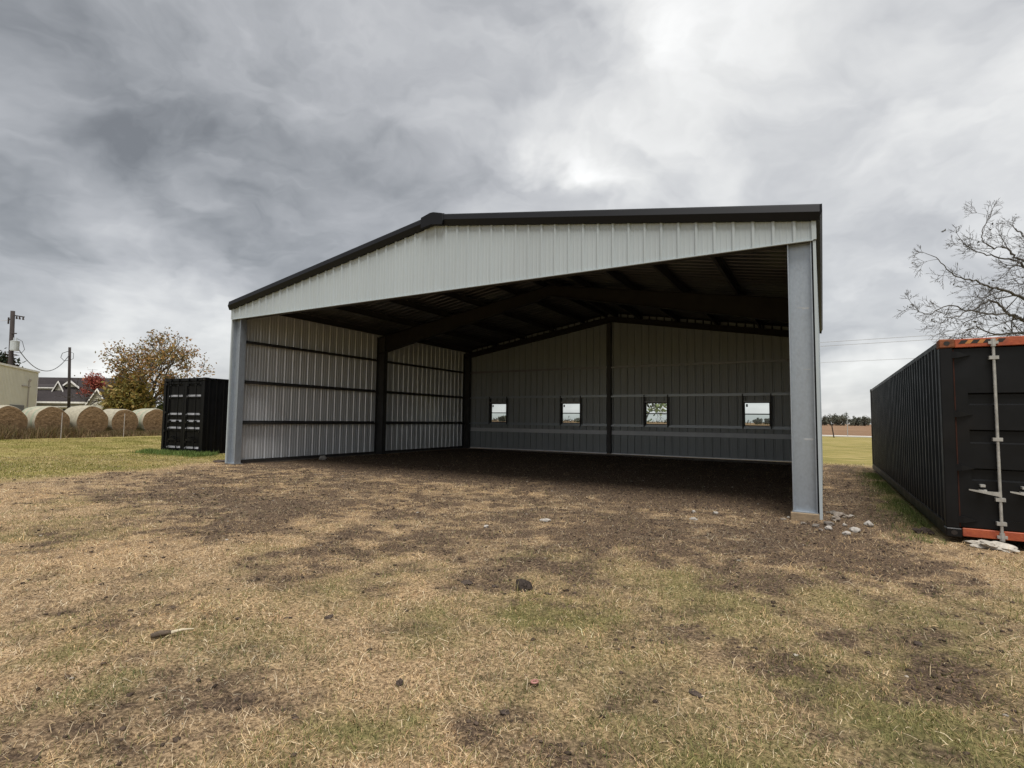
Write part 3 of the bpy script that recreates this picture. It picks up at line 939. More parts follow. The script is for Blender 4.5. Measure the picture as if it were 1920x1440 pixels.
def container(root, x, y, z, th, L, H, rods, paint, ends, ledges, sill, recess, gasket=True):
    Wc = 2.44
    U = Vector((math.cos(th), math.sin(th), 0)); V = Vector((-math.sin(th), math.cos(th), 0))
    O = Vector((x, y, z))
    P = lambda u, v, w: O + U * u + V * v + Z * w
    # posts and rails
    for u0 in (0, Wc - 0.14):
        for v0 in (0.0, L - 0.14):
            MB().obox(O, U, V, Z, u0, u0 + 0.14, v0, v0 + 0.14, 0.12, H - 0.12).build('corner_post', paint, root, bevel=0.01)
            for w0 in (0.0, H - 0.119):
                cm = MB().obox(O, U, V, Z, u0 - 0.004, u0 + 0.165, v0 - 0.008, v0 + 0.17, w0, w0 + 0.119)
                cast = cm.build('corner_casting', ('rust' if ends == 'orange_paint' else ends) if v0 == 0 and w0 > 1 else paint, root, bevel=0.012)
                if v0 == 0:
                    k = MB()
                    cu, cw = u0 + 0.08, w0 + 0.06
                    A = [P(cu + 0.035 * math.cos(t * PI / 5), -0.0095, cw + 0.03 * math.sin(t * PI / 5)) for t in range(10)]
                    k.sweep(None, A, [p + V * 0.0012 for p in A])
                    k.build('casting_hole', 'hazard_black', cast)
    for u0 in (0.012, Wc - 0.072):
        MB().obox(O, U, V, Z, u0, u0 + 0.06, 0.17, L - 0.17, H - 0.075, H - 0.012).build('top_rail', paint, root)
        MB().obox(O, U, V, Z, u0 - 0.012, u0 + 0.05, 0.17, L - 0.17, 0.01, 0.17).build('bottom_rail', paint, root)
    for u0, s in ((0.045, -1), (Wc - 0.045, 1)):
        m = MB()
        pr = corrug(0.14, L - 0.14, 0.278, 0.036)
        for (a, da), (b, db) in zip(pr, pr[1:]):
            m.add([P(u0 + s * (da + 0.03), a, 0.17), P(u0 + s * (db + 0.03), b, 0.17), P(u0 + s * (db + 0.03), b, H - 0.075), P(u0 + s * (da + 0.03), a, H - 0.075)],
                  [(0, 1, 2, 3) if s > 0 else (3, 2, 1, 0)])
        m.build('side_panel', paint, root)
    m = MB()
    pr = corrug(0.14, L - 0.14, 0.209, 0.02)
    for (a, da), (b, db) in zip(pr, pr[1:]):
        m.add([P(0.07, a, H - 0.03 + da), P(Wc - 0.07, a, H - 0.03 + da), P(Wc - 0.07, b, H - 0.03 + db), P(0.07, b, H - 0.03 + db)], [(0, 1, 2, 3)])
    m.build('roof_panel', paint, root)
    MB().obox(O, U, V, Z, 0.14, Wc - 0.14, L - 0.06, L - 0.03, 0.12, H - 0.1).build('end_panel', paint, root)
    MB().obox(O, U, V, Z, 0.05, Wc - 0.05, 0.20, L - 0.06, 0.13, 0.16).build('floor', paint, root)
    # door header and sill
    hd = MB().obox(O, U, V, Z, 0.166, Wc - 0.166, 0.0, 0.13, H - 0.118, H - 0.006).build('door_header', ends, root, bevel=0.006)
    MB().obox(O, U, V, Z, 0.166, Wc - 0.166, 0.0, 0.13, 0.02, 0.125).build('door_sill', sill, root, bevel=0.006)
    # two doors, each with pressed recesses
    z0, z1 = 0.135, H - 0.135
    for side in (0, 1):
        ua, ub = (0.155, Wc / 2 - 0.008) if side == 0 else (Wc / 2 + 0.008, Wc - 0.155)
        dm = MB()
        ea, eb = ua + 0.13, ub - 0.09
        dm.obox(O, U, V, Z, ua, ea, 0.035, 0.075, z0, z1).obox(O, U, V, Z, eb, ub, 0.035, 0.075, z0, z1)
        prof = [(z0, 0.0)]
        for (ra, rb, sh) in recess:
            prof += [(ra, 0.0), (ra + sh, 0.042), (rb - 0.02, 0.042), (rb, 0.0)]
        prof.append((z1, 0.0))
        for (wa, da), (wb, db) in zip(prof, prof[1:]):
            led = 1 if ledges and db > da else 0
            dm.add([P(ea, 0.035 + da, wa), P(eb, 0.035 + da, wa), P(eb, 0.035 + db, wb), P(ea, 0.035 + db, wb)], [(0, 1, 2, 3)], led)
            # close the ends of each recess
            dm.add([P(ea, 0.035, wa), P(ea, 0.035 + da, wa), P(ea, 0.035 + db, wb), P(ea, 0.035, wb)], [(0, 1, 2, 3)], 0)
            dm.add([P(eb, 0.035, wa), P(eb, 0.035 + da, wa), P(eb, 0.035 + db, wb), P(eb, 0.035, wb)], [(3, 2, 1, 0)], 0)
        if ends == 'orange_paint':
            us = ua - 0.014 if side == 0 else ub
            MB().obox(O, U, V, Z, us, us + 0.013, 0.02, 0.06, z0, z1).build('door_seal', 'seal_rust', root)
        # raised kick plate line low on the door
        dm.obox(O, U, V, Z, ua + 0.02, ub - 0.02, 0.031, 0.035, z0 + 0.005, z0 + 0.115)
        door = dm.build('door', [paint, 'ledge_glare'] if ledges else [paint, paint], root)
        # hinges on the outer edge
        for hw in (0.19, 0.86, 1.56, H - 0.26):
            h = MB()
            uo = ua - 0.03 if side == 0 else ub + 0.03
            s = 1 if side == 0 else -1
            A = [P(uo, 0.0, hw), P(uo + s * 0.06, -0.018, hw + 0.005), P(uo + s * 0.20, 0.02, hw + 0.035), P(uo + s * 0.06, -0.018, hw + 0.085), P(uo, 0.0, hw + 0.09)]
            h.sweep(None, A, [p + V * 0.02 for p in A])
            h.tube([P(uo, 0.012, hw - 0.03), P(uo, 0.012, hw + 0.12)], 0.014, 8)
            h.build('hinge', paint, door)
        for ru in rods[side]:
            rm = MB()
            rm.tube([P(ru, -0.012, 0.03), P(ru, -0.012, H - 0.05)], 0.017, 10)
            for kw in (0.055, H - 0.075):
                rm.tube([P(ru, -0.012, kw - 0.05), P(ru, -0.012, kw + 0.05)], 0.028, 10)
                rm.obox(O, U, V, Z, ru - 0.05, ru + 0.05, -0.03, 0.002, kw - 0.018, kw + 0.018)
            for kw in (0.22, 0.52, 1.28, H - 0.27):
                rm.obox(O, U, V, Z, ru - 0.048, ru + 0.048, -0.032, 0.036, kw - 0.022, kw + 0.022)
            rod = rm.build('locking_rod', 'rod_steel' if not ledges else paint, door, smooth=False)
            hm = MB()
            s = -1 if side == 0 else 1
            if ledges: s = -s if ru in (rods[0][0], rods[1][-1]) else s
            hw = 0.585
            A = [P(ru, -0.03, hw - 0.03), P(ru + s * 0.14, -0.045, hw + 0.0), P(ru + s * 0.31, -0.04, hw + 0.035), P(ru + s * 0.31, -0.04, hw + 0.052), P(ru + s * 0.14, -0.045, hw + 0.035), P(ru, -0.03, hw + 0.03)]
            hm.sweep(None, A, [p + V * 0.012 for p in A])
            hm.obox(O, U, V, Z, ru + s * 0.17 - 0.04, ru + s * 0.17 + 0.04, -0.036, 0.03, hw + 0.02, hw + 0.05)
            hm.obox(O, U, V, Z, ru + s * 0.17 - 0.025, ru + s * 0.17 + 0.025, -0.05, 0.03, hw + 0.085, hw + 0.115)
            hm.build('handle', 'rod_steel' if not ledges else paint, door)
    return hd, P, O, U, V


cr = thing('shipping_container', 'long black shipping container with orange door header and sill right of the shed', 'shipping container', (16.68 + 1.22, -0.57 + 6.1, -0.08))
REC = [(0.74, 0.90, 0.018), (1.22, 1.40, 0.018), (1.72, 1.88, 0.018)]
hd, P, O, U, V = container(cr, 16.68, -0.57, -0.075, 0.0, 12.19, 2.60, ((0.55, 0.95), (1.49, 1.89)), 'black_paint', 'orange_paint', False, 'orange_paint', REC)
# hazard stripes on the header beside the corner casting
hz = MB()
for k in range(4):
    a = 0.20 + k * 0.125
    Aq = [P(a, -0.0015, 2.528), P(a + 0.07, -0.0015, 2.528), P(a + 0.105, -0.0015, 2.575), P(a + 0.035, -0.0015, 2.575)]
    hz.sweep(None, Aq, [p + V * 0.003 for p in Aq], 0)
    if k < 3:
        Aq = [P(a + 0.07, -0.0015, 2.528), P(a + 0.125, -0.0015, 2.528), P(a + 0.16, -0.0015, 2.575), P(a + 0.105, -0.0015, 2.575)]
        hz.sweep(None, Aq, [p + V * 0.003 for p in Aq], 1)
hz.build('hazard_stripe', ['hazard_black', 'yellow_paint'], hd)

cl = thing('shipping_container', 'black shipping container with sky glare painted on ledges across its doors left of the shed', 'shipping container', (-5.5, 4.5, -0.11))
RECL = [(0.36, 0.50, 0.10), (1.02, 1.22, 0.10), (1.29, 1.49, 0.10), (1.55, 1.75, 0.10), (2.24, 2.58, 0.10)]
RECL = [(0.28, 0.92, 0.07), (1.00, 1.20, 0.07), (1.26, 1.46, 0.07), (1.52, 2.14, 0.07), (2.20, 2.68, 0.07)]
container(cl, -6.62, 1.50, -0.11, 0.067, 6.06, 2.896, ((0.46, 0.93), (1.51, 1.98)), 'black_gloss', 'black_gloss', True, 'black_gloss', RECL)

# ================================================================== HAY BALES
def bale(k, cx, cy, D_, label):
    r = D_ / 2
    root = thing('hay_bale', label, 'hay bale', (cx, cy, -0.08), 'round hay bales in a row along the fence')
    nrmv = Vector((0.982, 0.1996, 0)); side = Vector((-0.1996, 0.982, 0))
    C0 = Vector((cx, cy, r - 0.12))
    n = 48
    rng = np.random.RandomState(40 + k)
    ph = rng.rand(4) * 6.28

    def rr(a, t):
        s = 1 + 0.022 * math.sin(3 * a + ph[0]) + 0.014 * math.sin(5 * a + ph[1] + 2 * t) + 0.009 * math.sin(9 * a + ph[2] + 3 * t)
        sag = 0.05 * max(0, -math.sin(a)) ** 2 + 0.025 * math.sin(a) * math.cos(ph[3])
        return r * (s - sag)
    m = MB()
    ts = [0.0, 0.03, 0.10, 0.2, 0.35, 0.5, 0.65, 0.8, 0.93, 1.0]
    edge = [0.955, 0.985, 1, 1.004, 1, 1.003, 1, 1.003, 0.99, 0.95]
    Lb = 1.62
    vs = []; fs = []; mi = []
    for i, (t, e) in enumerate(zip(ts, edge)):
        for j in range(n):
            a = 2 * PI * j / n
            q = rr(a, t) * e
            p = C0 - nrmv * (t * Lb) + side * (q * math.cos(a)) + Z * (q * math.sin(a))
            vs.append(p)
    for i in range(len(ts) - 1):
        for j in range(n):
            fs.append((i * n + j, i * n + (j + 1) % n, (i + 1) * n + (j + 1) % n, (i + 1) * n + j))
            mi.append(1 if (i in (2, 5, 7) and k in (1, 4)) else 0)
    b = len(m.v)
    m.v += [tuple(p) for p in vs]; m.f += fs; m.mi += mi
    m.build('net_wrap', ['net_wrap', 'net_wrap_green'], root, smooth=True)
    for s, t in ((1, 0.0), (-1, 1.0)):
        fm = MB()
        rings = [0.0, 0.1, 0.2, 0.3, 0.4, 0.5, 0.6, 0.7, 0.8, 0.9, 0.965]
        vs = []; fs = []
        for i, q in enumerate(rings):
            for j in range(n):
                a = 2 * PI * j / n
                rad = rr(a, t) * q * (0.957 / 0.965)
                spiral = 0.012 * math.sin(20 * q + a + ph[3]) + 0.02 * (rng.rand() - 0.5)
                off = 0.05 * (1 - q * q) + spiral if q < 0.96 else 0.002
                vs.append(C0 - nrmv * (t * Lb) + nrmv * (s * off) + side * (rad * math.cos(a)) + Z * (rad * math.sin(a)))
        for i in range(len(rings) - 1):
            for j in range(n):
                f = (i * n + j, i * n + (j + 1) % n, (i + 1) * n + (j + 1) % n, (i + 1) * n + j)
                fs.append(f[::-1] if s > 0 else f)
        fm.add(vs, fs)
        fm.build('bale_end', 'hay_face', root, smooth=True)


BL = ['leftmost round hay bale, cut by the edge of the photo', 'second hay bale from the left, greenish net wrap, a post before it',
      'middle hay bale of the row, standing slightly proud with a full round end', 'fourth hay bale from the left, behind the second thin post', 'rightmost hay bale, half hidden by the left black container']
for k in range(5):
    bale(k, -24.77 - 0.4477 * k + (0.25 if k == 2 else 0), 2.5 + 2.1676 * k, (1.93, 1.99, 2.02, 1.91, 1.97)[k], BL[k])
for k, (x, y, h, l) in enumerate(((-22.2, 4.03, 1.52, 'thin pale fence post before the second hay bale'), (-24.0, 8.0, 1.52, 'thin pale fence post before the fourth hay bale'))):
    m = MB()
    zb = float(gz(x, y))
    m.box(x - 0.022, x + 0.022, y - 0.004, y + 0.004, zb - 0.1, zb + h).box(x - 0.004, x + 0.004, y + 0.004, y + 0.03, zb - 0.1, zb + h)
    for q in range(8):
        m.box(x - 0.012, x + 0.012, y - 0.012, y - 0.004, zb + 0.3 + q * 0.14, zb + 0.34 + q * 0.14)
    top(m.build('fence_post', 'post_pale'), l, 'fence post', 'thin posts of the hay fence')

# ================================================================== CREAM BUILDING, HOUSE
cb = thing('metal_building', 'cream ribbed metal building at the left edge behind the hay bales', 'building', (-43, 5.5, -0.1))
c0 = Vector((-47.95, 11.34, -0.1)); c1 = Vector((-33.5, 1.9, -0.1))
wd = (c1 - c0).normalized(); Lw = (c1 - c0).length
inn = Vector((-wd.y, wd.x, 0));  inn = inn if inn.dot(CAM - c0) < 0 else -inn
HB = 5.28
for k in range(int(Lw / 0.914) + 1):
    a, b = k * 0.914, min(Lw, (k + 1) * 0.914)
    if b - a < 0.05: continue
    m = MB()
    for q in range(3):
        ua = a + (b - a) * q / 3; ub = a + (b - a) * (q + 1) / 3
        pr = [(ua, 0), (ua + 0.02, 0.03), (ua + 0.06, 0.03), (ua + 0.08, 0), (ub, 0)]
        for (u0, d0), (u1, d1) in zip(pr, pr[1:]):
            m.add([c0 + wd * u0 - inn * d0, c0 + wd * u1 - inn * d1, c0 + wd * u1 - inn * d1 + Z * HB, c0 + wd * u0 - inn * d0 + Z * HB], [(0, 1, 2, 3)])
    m.build('wall_panel', 'cream_metal', cb)
m = MB(); m.obox(c0, wd, inn, Z, 0.0, Lw, 0.02, 12, 0, HB - 0.02); m.build('body', 'cream_metal', cb)
m = MB(); m.obox(c0, wd, inn, Z, -0.15, Lw + 0.15, -0.12, 12.1, HB, HB + 0.16); m.build('roof_edge', 'house_white', cb)
MB().obox(c0, wd, inn, Z, -0.03, 0.12, -0.05, 0.0, 0, HB).build('corner_trim', 'house_white', cb)
m = MB()
q0 = c0 + wd * 2.4 - inn * 0.08
m.tube([q0, q0 + Z * 4.3], 0.05, 8); m.tube([q0 + Z * 4.3, q0 + Z * 4.55 - inn * 0.1], 0.09, 8)
m.obox(q0, wd, inn, Z, -0.5, 1.6, -0.02, 0.05, 3.85, 3.95)
m.obox(q0, wd, inn, Z, -0.2, 3.0, -0.02, 0.05, 1.0, 1.08)
m.build('conduit', 'post_pale', cb)
MB().obox(c0, wd, inn, Z, 3.2, 6.4, -0.09, -0.04, 0.0, 2.2).build('door', 'dark_opening', cb)

hu = Vector((0.864, 0.504, 0)); hv = Vector((-0.504, 0.864, 0))
ho = Vector((-76.05, 20.45, -0.1))
house = thing('house', 'low cream house with dark shingle roof and white trimmed gables behind the bales', 'house', ho + hu * 4)
HP = lambda u, v, w: ho + hu * u + hv * v + Z * w
MB().obox(ho, hu, hv, Z, -6, 9.2, 0.4, 10, 0, 3.1).build('wall', 'cream_siding', house)
m = MB()
A = [HP(-6.4, -0.1, 3.12), HP(-6.4, 5.2, 6.72), HP(-6.4, 10.5, 3.12), HP(-6.4, 10.5, 2.98), HP(-6.4, -0.1, 2.98)]
Bq = [p + hu * 15.8 for p in A]
m.sweep(None, A, Bq)
roof = m.build('roof', 'shingles', house)
for k in range(22):       # courses of shingles as raised steps
    t = (k + 0.5) / 22
    v0, w0 = -0.1 + 5.3 * t, 3.12 + 3.6 * t
    MB().hexa([HP(-6.4, v0 - 0.13, w0 - 0.07), HP(9.35, v0 - 0.13, w0 - 0.07), HP(9.35, v0 + 0.11, w0 + 0.085), HP(-6.4, v0 + 0.11, w0 + 0.085),
               HP(-6.4, v0 - 0.145, w0 - 0.045), HP(9.35, v0 - 0.145, w0 - 0.045), HP(9.35, v0 + 0.10, w0 + 0.09), HP(-6.4, v0 + 0.10, w0 + 0.09)]).build('shingle_course', 'shingles', roof)
MB().obox(ho, hu, hv, Z, -6.4, 8.2, -0.22, -0.12, 2.92, 3.14).build('fascia', 'house_white', house)
MB().obox(ho, hu, hv, Z, -6.4, 8.0, -0.06, 0.3, 2.4, 2.5).build('porch_beam', 'house_white', house)
for u in (0.8, 3.6, 5.6):
    MB().obox(ho, hu, hv, Z, u, u + 1.0, 0.36, 0.44, 1.0, 2.2).build('window', 'dark_opening', house)


def gable(u0, u1, v0, v1, w0, wa, over, nm):
    """cross gable: front wall, roof slabs, white rake boards"""
    uc = (u0 + u1) / 2
    m = MB(); A = [HP(u0, v0, w0), HP(u1, v0, w0), HP(uc, v0, wa)]
    m.sweep(None, A, [p + hv * (v1 - v0) for p in A]); m.build(nm, 'cream_siding', house)
    for s, ue in ((-1, u0), (1, u1)):
        sl = (wa - w0) / (u1 - uc)
        ue2 = ue + s * over; we = w0 - over * sl
        R = [HP(uc, v0 - 0.25, wa + 0.12), HP(ue2, v0 - 0.25, we + 0.12), HP(ue2, v0 - 0.25, we), HP(uc, v0 - 0.25, wa)]
        MB().sweep(None, R, [p + hv * (v1 - v0 + 0.2) for p in R]).build('gable_roof', 'shingles', house)
        R = [HP(uc, v0 - 0.31, wa + 0.13), HP(ue2, v0 - 0.31, we + 0.13), HP(ue2, v0 - 0.31, we - 0.13), HP(uc, v0 - 0.31, wa - 0.13)]
        MB().sweep(None, R, [p + hv * 0.055 for p in R]).build('rake_board', 'house_white', house)


gable(0.75, 2.1, 2.2, 5.0, 4.75, 5.93, 0.12, 'gable_wall')
gable(1.55, 3.85, 2.6, 6.0, 5.25, 6.10, 0.2, 'gable_wall')
gable(9.05, 12.0, -2.6, -0.1, 2.5, 4.72, 0.25, 'gable_wall')
gable(9.5, 12.4, 0.4, 6.0, 3.4, 5.2, 0.25, 'gable_wall')
MB().obox(ho, hu, hv, Z, 9.1, 11.95, -2.6, -0.1, 0, 2.55).build('wing_wall', 'cream_siding', house)
MB().obox(ho, hu, hv, Z, 9.5, 12.4, 0.4, 6.0, 0, 3.45).build('wing_wall', 'cream_siding', house)
MB().obox(ho, hu, hv, Z, -3.5, 1.1, 2.3, 4.2, 4.3, 5.0).build('dormer', 'cream_siding', house)
MB().obox(ho, hu, hv, Z, -3.7, 0.9, 2.1, 2.25, 5.0, 5.15).build('dormer_fascia', 'house_white', house)
MB().hexa([HP(-3.7, 2.1, 5.15), HP(1.0, 2.1, 5.15), HP(1.0, 5.2, 6.1), HP(-3.7, 5.2, 6.1), HP(-3.7, 2.1, 5.21), HP(1.0, 2.1, 5.21), HP(1.0, 5.2, 6.2), HP(-3.7, 5.2, 6.2)]).build('dormer_roof', 'shingles', house)
m = MB(); m.tube([HP(3.5, 5.2, 6.6), HP(3.5, 5.2, 8.0)], 0.03, 6); m.tube([HP(2.8, 5.2, 7.9), HP(4.2, 5.2, 7.9)], 0.025, 6); m.tube([HP(3.1, 5.2, 7.6), HP(3.9, 5.2, 7.6)], 0.02, 6)
m.build('antenna', 'wire_grey', house)

# ================================================================== UTILITY POLES, WIRES
p1 = thing('utility_pole', 'tall wooden utility pole with grey transformer can near the left edge', 'utility pole', (-43.5, 8.05, -0.1), 'utility poles behind the bales')
T1 = Vector((-43.33, 7.86, 9.96))
MB().tube([(-43.62, 8.2, -0.1), (-43.5, 8.05, 4.5), tuple(T1)], [0.21, 0.18, 0.15], 12).build('pole', 'pole_wood', p1, smooth=True)
m = MB(); m.tube([T1 + Vector((0, 0, -0.35)), T1 + rt * 1.0 + Vector((0, 0, -0.5))], 0.05, 6); m.tube([T1 + Vector((0, 0, -1.9)), T1 + rt * 0.45 + Vector((0, 0, -1.9))], 0.05, 6)
m.tube([T1 - rt * 0.35 + Vector((0, 0, -0.75)), T1 + Vector((0, 0, -0.7))], 0.05, 6); m.tube([T1 - rt * 0.3 + Vector((0, 0, -0.55)), T1 - rt * 0.3 + Vector((0, 0, -1.1))], 0.06, 6)
m.build('bracket', 'pole_wood', p1)
m = MB()
for q in (0.35, 0.6, 0.9):
    m.tube([T1 + rt * q + Vector((0, 0, -0.42 - q * 0.13)), T1 + rt * (q + 0.03) + Vector((0, 0, -0.62 - q * 0.13))], [0.05, 0.075], 8)
m.build('insulator', 'pole_wood', p1)
tc_ = T1 + rt * 0.42 - fw * 0.05 + Vector((0, 0, -2.55))
t = MB(); t.tube([tc_ + Vector((0, 0, -0.8)), tc_ + Vector((0, 0, -0.74)), tc_ + Vector((0, 0, -0.1)), tc_, tc_ + Vector((0, 0, 0.04))], [0.26, 0.30, 0.30, 0.31, 0.2], 16)
tr = t.build('transformer', 'transformer_grey', p1, smooth=False)
b = MB()
for q in (-0.12, 0.12):
    b.tube([tc_ + rt * q + Vector((0, 0, 0.02)), tc_ + rt * q + Vector((0, 0, 0.3))], [0.05, 0.03], 8)
b.build('bushing', 'transformer_grey', tr)
lead = MB(); pts = [tc_ + rt * 0.2 + Vector((0, 0, 0.2)), tc_ + rt * 0.6 + Vector((0, 0, 0.0)), tc_ + rt * 0.85 + Vector((0, 0, -0.7)), tc_ + rt * 0.6 + Vector((0, 0, -1.0)), tc_ + Vector((0, 0, -0.9))]
lead.tube(pts, 0.02, 5).build('lead_wire', 'wire_black', p1)
p2 = thing('utility_pole', 'shorter plain wooden utility pole standing before the dark house roof', 'utility pole', (-60.05, 18.4, -0.1), 'utility poles behind the bales')
T2 = Vector((-59.95, 18.05, 9.1))
MB().tube([(-60.1, 18.5, -0.1), tuple(T2)], [0.16, 0.13], 10).build('pole', 'pole_wood', p2, smooth=True)
m = MB(); m.tube([T2 + Vector((0, 0, -0.4)), T2 - rt * 0.8 + Vector((0, 0, -0.7)), T2 - rt * 0.95 + Vector((0, 0, -1.2)), T2 - rt * 0.5 + Vector((0, 0, -1.6)), T2 + Vector((0, 0, -1.5))], 0.03, 5)
m.tube([T2 + Vector((0, 0, -0.5)), T2 + rt * 0.5 + Vector((0, 0, -0.7)), T2 + rt * 0.5 + Vector((0, 0, -1.3)), T2 + Vector((0, 0, -1.6))], 0.025, 5)
m.build('drop_loop', 'wire_black', p2)


def wire(name, a, b, sag, r, label, mt='wire_black', group=None, n=24):
    a, b = Vector(a), Vector(b)
    pts = [a.lerp(b, i / n) - Z * (sag * 4 * (i / n) * (1 - i / n)) for i in range(n + 1)]
    return top(MB().tube(pts, r, 5).build(name, mt), label, 'power line', group)


wire('power_line', T1 + rt * 0.35 + Vector((0, 0, -2.7)), T2 + Vector((0, 0, -0.9)), 2.1, 0.035, 'sagging service cable between the two utility poles')
wire('power_line', T1 - rt * 0.3 + Vector((0, 0, -0.8)), (-52, -18, 6.6), 0.8, 0.025, 'thin wire leaving the transformer pole towards the left edge', 'wire_grey')
for z, lab in ((10.43, 'topmost of three wires crossing the sky above the container'), (10.0, 'middle of three wires crossing the sky above the container'), (8.17, 'lowest of three wires crossing the sky above the container')):
    wire('power_line', (-45, 59.21 - 0.129 * (-60.35), z + 0.5), (110, 59.21 - 0.129 * 94.65, z + 0.3), 0.45, 0.016 if z < 9 else 0.02, lab, 'wire_grey')

# ================================================================== TREES
def grow(rng, p, d, L, r, depth, maxd, P_, out, tips):
    n = max(P_.get('nmin', 3), int(L / P_['seg']))
    pts = [p.copy()]; rad = [r]
    r_end = r * P_['taper']
    bend = Vector(rng.normal(0, 1, 3)) * P_['wob']
    for i in range(n):
        bend = bend * 0.7 + Vector(rng.normal(0, 1, 3)) * P_['wob'] * 0.6
        jit = bend
        d = (d + jit + Z * P_['up'] * (1 if depth > 0 else 0.3) - Z * P_['droop'] * depth / max(1, maxd)).normalized()
        p = p + d * (L / n)
        pts.append(p.copy()); rad.append(r + (r_end - r) * (i + 1) / n)
    out.append((pts, rad, depth))
    if depth >= maxd:
        tips.append((pts[-1], d)); tips.append((pts[len(pts) // 2], d))
        return
    kids = P_['kids'][min(depth, len(P_['kids']) - 1)]
    az0 = rng.rand() * 6.28
    lead = P_.get('lead', False) and depth > 0
    for k in range(kids):
        t = 1.0 if k < 2 else rng.uniform(0.3, 0.92)
        if depth == 0: t = 1.0 if k < 3 else rng.uniform(0.72, 1.0)
        i = min(len(pts) - 1, int(round(t * n)))
        dd = (pts[i] - pts[max(0, i - 1)]).normalized()
        a = az0 + 2 * PI * k / kids + rng.normal(0, 0.4)
        tang = dd.orthogonal().normalized()
        tang = Matrix.Rotation(a, 3, dd) @ tang
        ang = rng.uniform(*P_['ang'][min(depth, len(P_['ang']) - 1)])
        fr = rng.uniform(0.55, 0.8) * (1.0 if k < 2 else 0.8)
        fl = 1.0
        if lead:
            if k == 0: ang, fr, fl = rng.uniform(0.05, 0.3), rng.uniform(0.85, 0.97), 1.0
            else: fr, fl = rng.uniform(0.4, 0.62), rng.uniform(0.6, 0.95)
        nd = (dd * math.cos(ang) + tang * math.sin(ang)).normalized()
        grow(rng, pts[i], nd, L * fl * rng.uniform(*P_['len']) * (1.0 if depth else P_['first']), max(rad[i] * fr, P_['rmin']), depth + 1, maxd, P_, out, tips)


def tubes_np(branches, kfun):
    V_ = []; F = []; base = 0
    for pts, rad, depth in branches:
        k = kfun(depth)
        pa = np.array([tuple(p) for p in pts]); n = len(pa)
        tg = np.gradient(pa, axis=0); tg /= np.linalg.norm(tg, axis=1)[:, None] + 1e-9
        ref = np.array([0.31, 0.17, 0.93]) if abs(tg[0, 2]) < 0.8 else np.array([1.0, 0.1, 0.0])
        a = ref - tg * (tg @ ref)[:, None]; a /= np.linalg.norm(a, axis=1)[:, None] + 1e-9
        b = np.cross(tg, a)
        th = np.arange(k) * 2 * PI / k
        ring = pa[:, None, :] + (a[:, None, :] * np.cos(th)[None, :, None] + b[:, None, :] * np.sin(th)[None, :, None]) * np.array(rad)[:, None, None]
        V_.append(ring.reshape(-1, 3))
        i, j = np.meshgrid(np.arange(n - 1), np.arange(k), indexing='ij')
        q = np.stack([i * k + j, i * k + (j + 1) % k, (i + 1) * k + (j + 1) % k, (i + 1) * k + j], -1).reshape(-1, 4) + base
        F.append(q); base += n * k
    return np.concatenate(V_), np.concatenate(F)


def leaves_np(rng, centers, per, spread, size, palette):
    c = np.repeat(np.asarray(centers), per, axis=0)
    n = len(c)
    c = c + rng.normal(0, 1, (n, 3)) * spread
    a = rng.normal(0, 1, (n, 3)); a /= np.linalg.norm(a, axis=1)[:, None]
    b = np.cross(a, rng.normal(0, 1, (n, 3))); b /= np.linalg.norm(b, axis=1)[:, None]
    s = size * rng.uniform(0.6, 1.4, (n, 1))
    V_ = np.stack([c - a * s, c + b * s * 0.45, c + a * s, c - b * s * 0.45], 1).reshape(-1, 3)
    q = np.arange(n * 4).reshape(-1, 4)
    pal = np.array(palette)
    col = pal[rng.randint(0, len(pal), n)] * rng.uniform(0.7, 1.3, (n, 1))
    return V_, q, np.repeat(col, 4, axis=0)


def tree(name, label, cat, base, seed, H, r, P_, maxd, leaf=None, group=None, bark='bark', lean=(0, 0)):
    rng = np.random.RandomState(seed)
    root = thing(name, label, cat, base, group)
    out, tips = [], []
    d0 = Vector((lean[0], lean[1], 1)).normalized()
    grow(rng, Vector((0, 0, 0)), d0, H * P_['trunk'], r, 0, maxd, P_, out, tips)
    zmax = max(p.z for pts, _, _ in out for p in pts)
    s = H / zmax
    out = [([p * s for p in pts], rad, dp) for pts, rad, dp in out]
    tips = [(p * s, d) for p, d in tips]
    if 'radius' in P_:
        rm = np.percentile([math.hypot(p.x, p.y) for p, d in tips], 98)
        q = P_['radius'] / rm
        fl = lambda p: Vector((p.x * q, p.y * q, p.z))
        out = [([fl(p) for p in pts], rad, dp) for pts, rad, dp in out]
        tips = [(fl(p), d) for p, d in tips]
    for nm, sel in (('trunk', lambda dp: dp <= 1), ('branches', lambda dp: dp > 1)):
        br = [b for b in out if sel(b[2])]
        if not br: continue
        V_, F = tubes_np(br, lambda dp: 9 if dp == 0 else (6 if dp < 3 else 4 if dp < 4 else 3))
        o = np_mesh(nm, V_, F.ravel(), np.arange(len(F)) * 4, [bark], True)
        o.parent = root
    if leaf:
        pts = np.array([tuple(p) for p, d in tips])
        pts = pts[rng.rand(len(pts)) < leaf.get('keep', 1.0)]
        if 'where' in leaf: pts = pts[leaf['where'](pts, rng)]
        V_, q, cl_ = leaves_np(rng, pts, leaf['per'], leaf['spread'], leaf['size'], leaf['pal'])
        o = np_mesh('crown', V_, q.ravel(), np.arange(len(q)) * 4, ['leaf'], False, cl_)
        o.parent = root
    return root


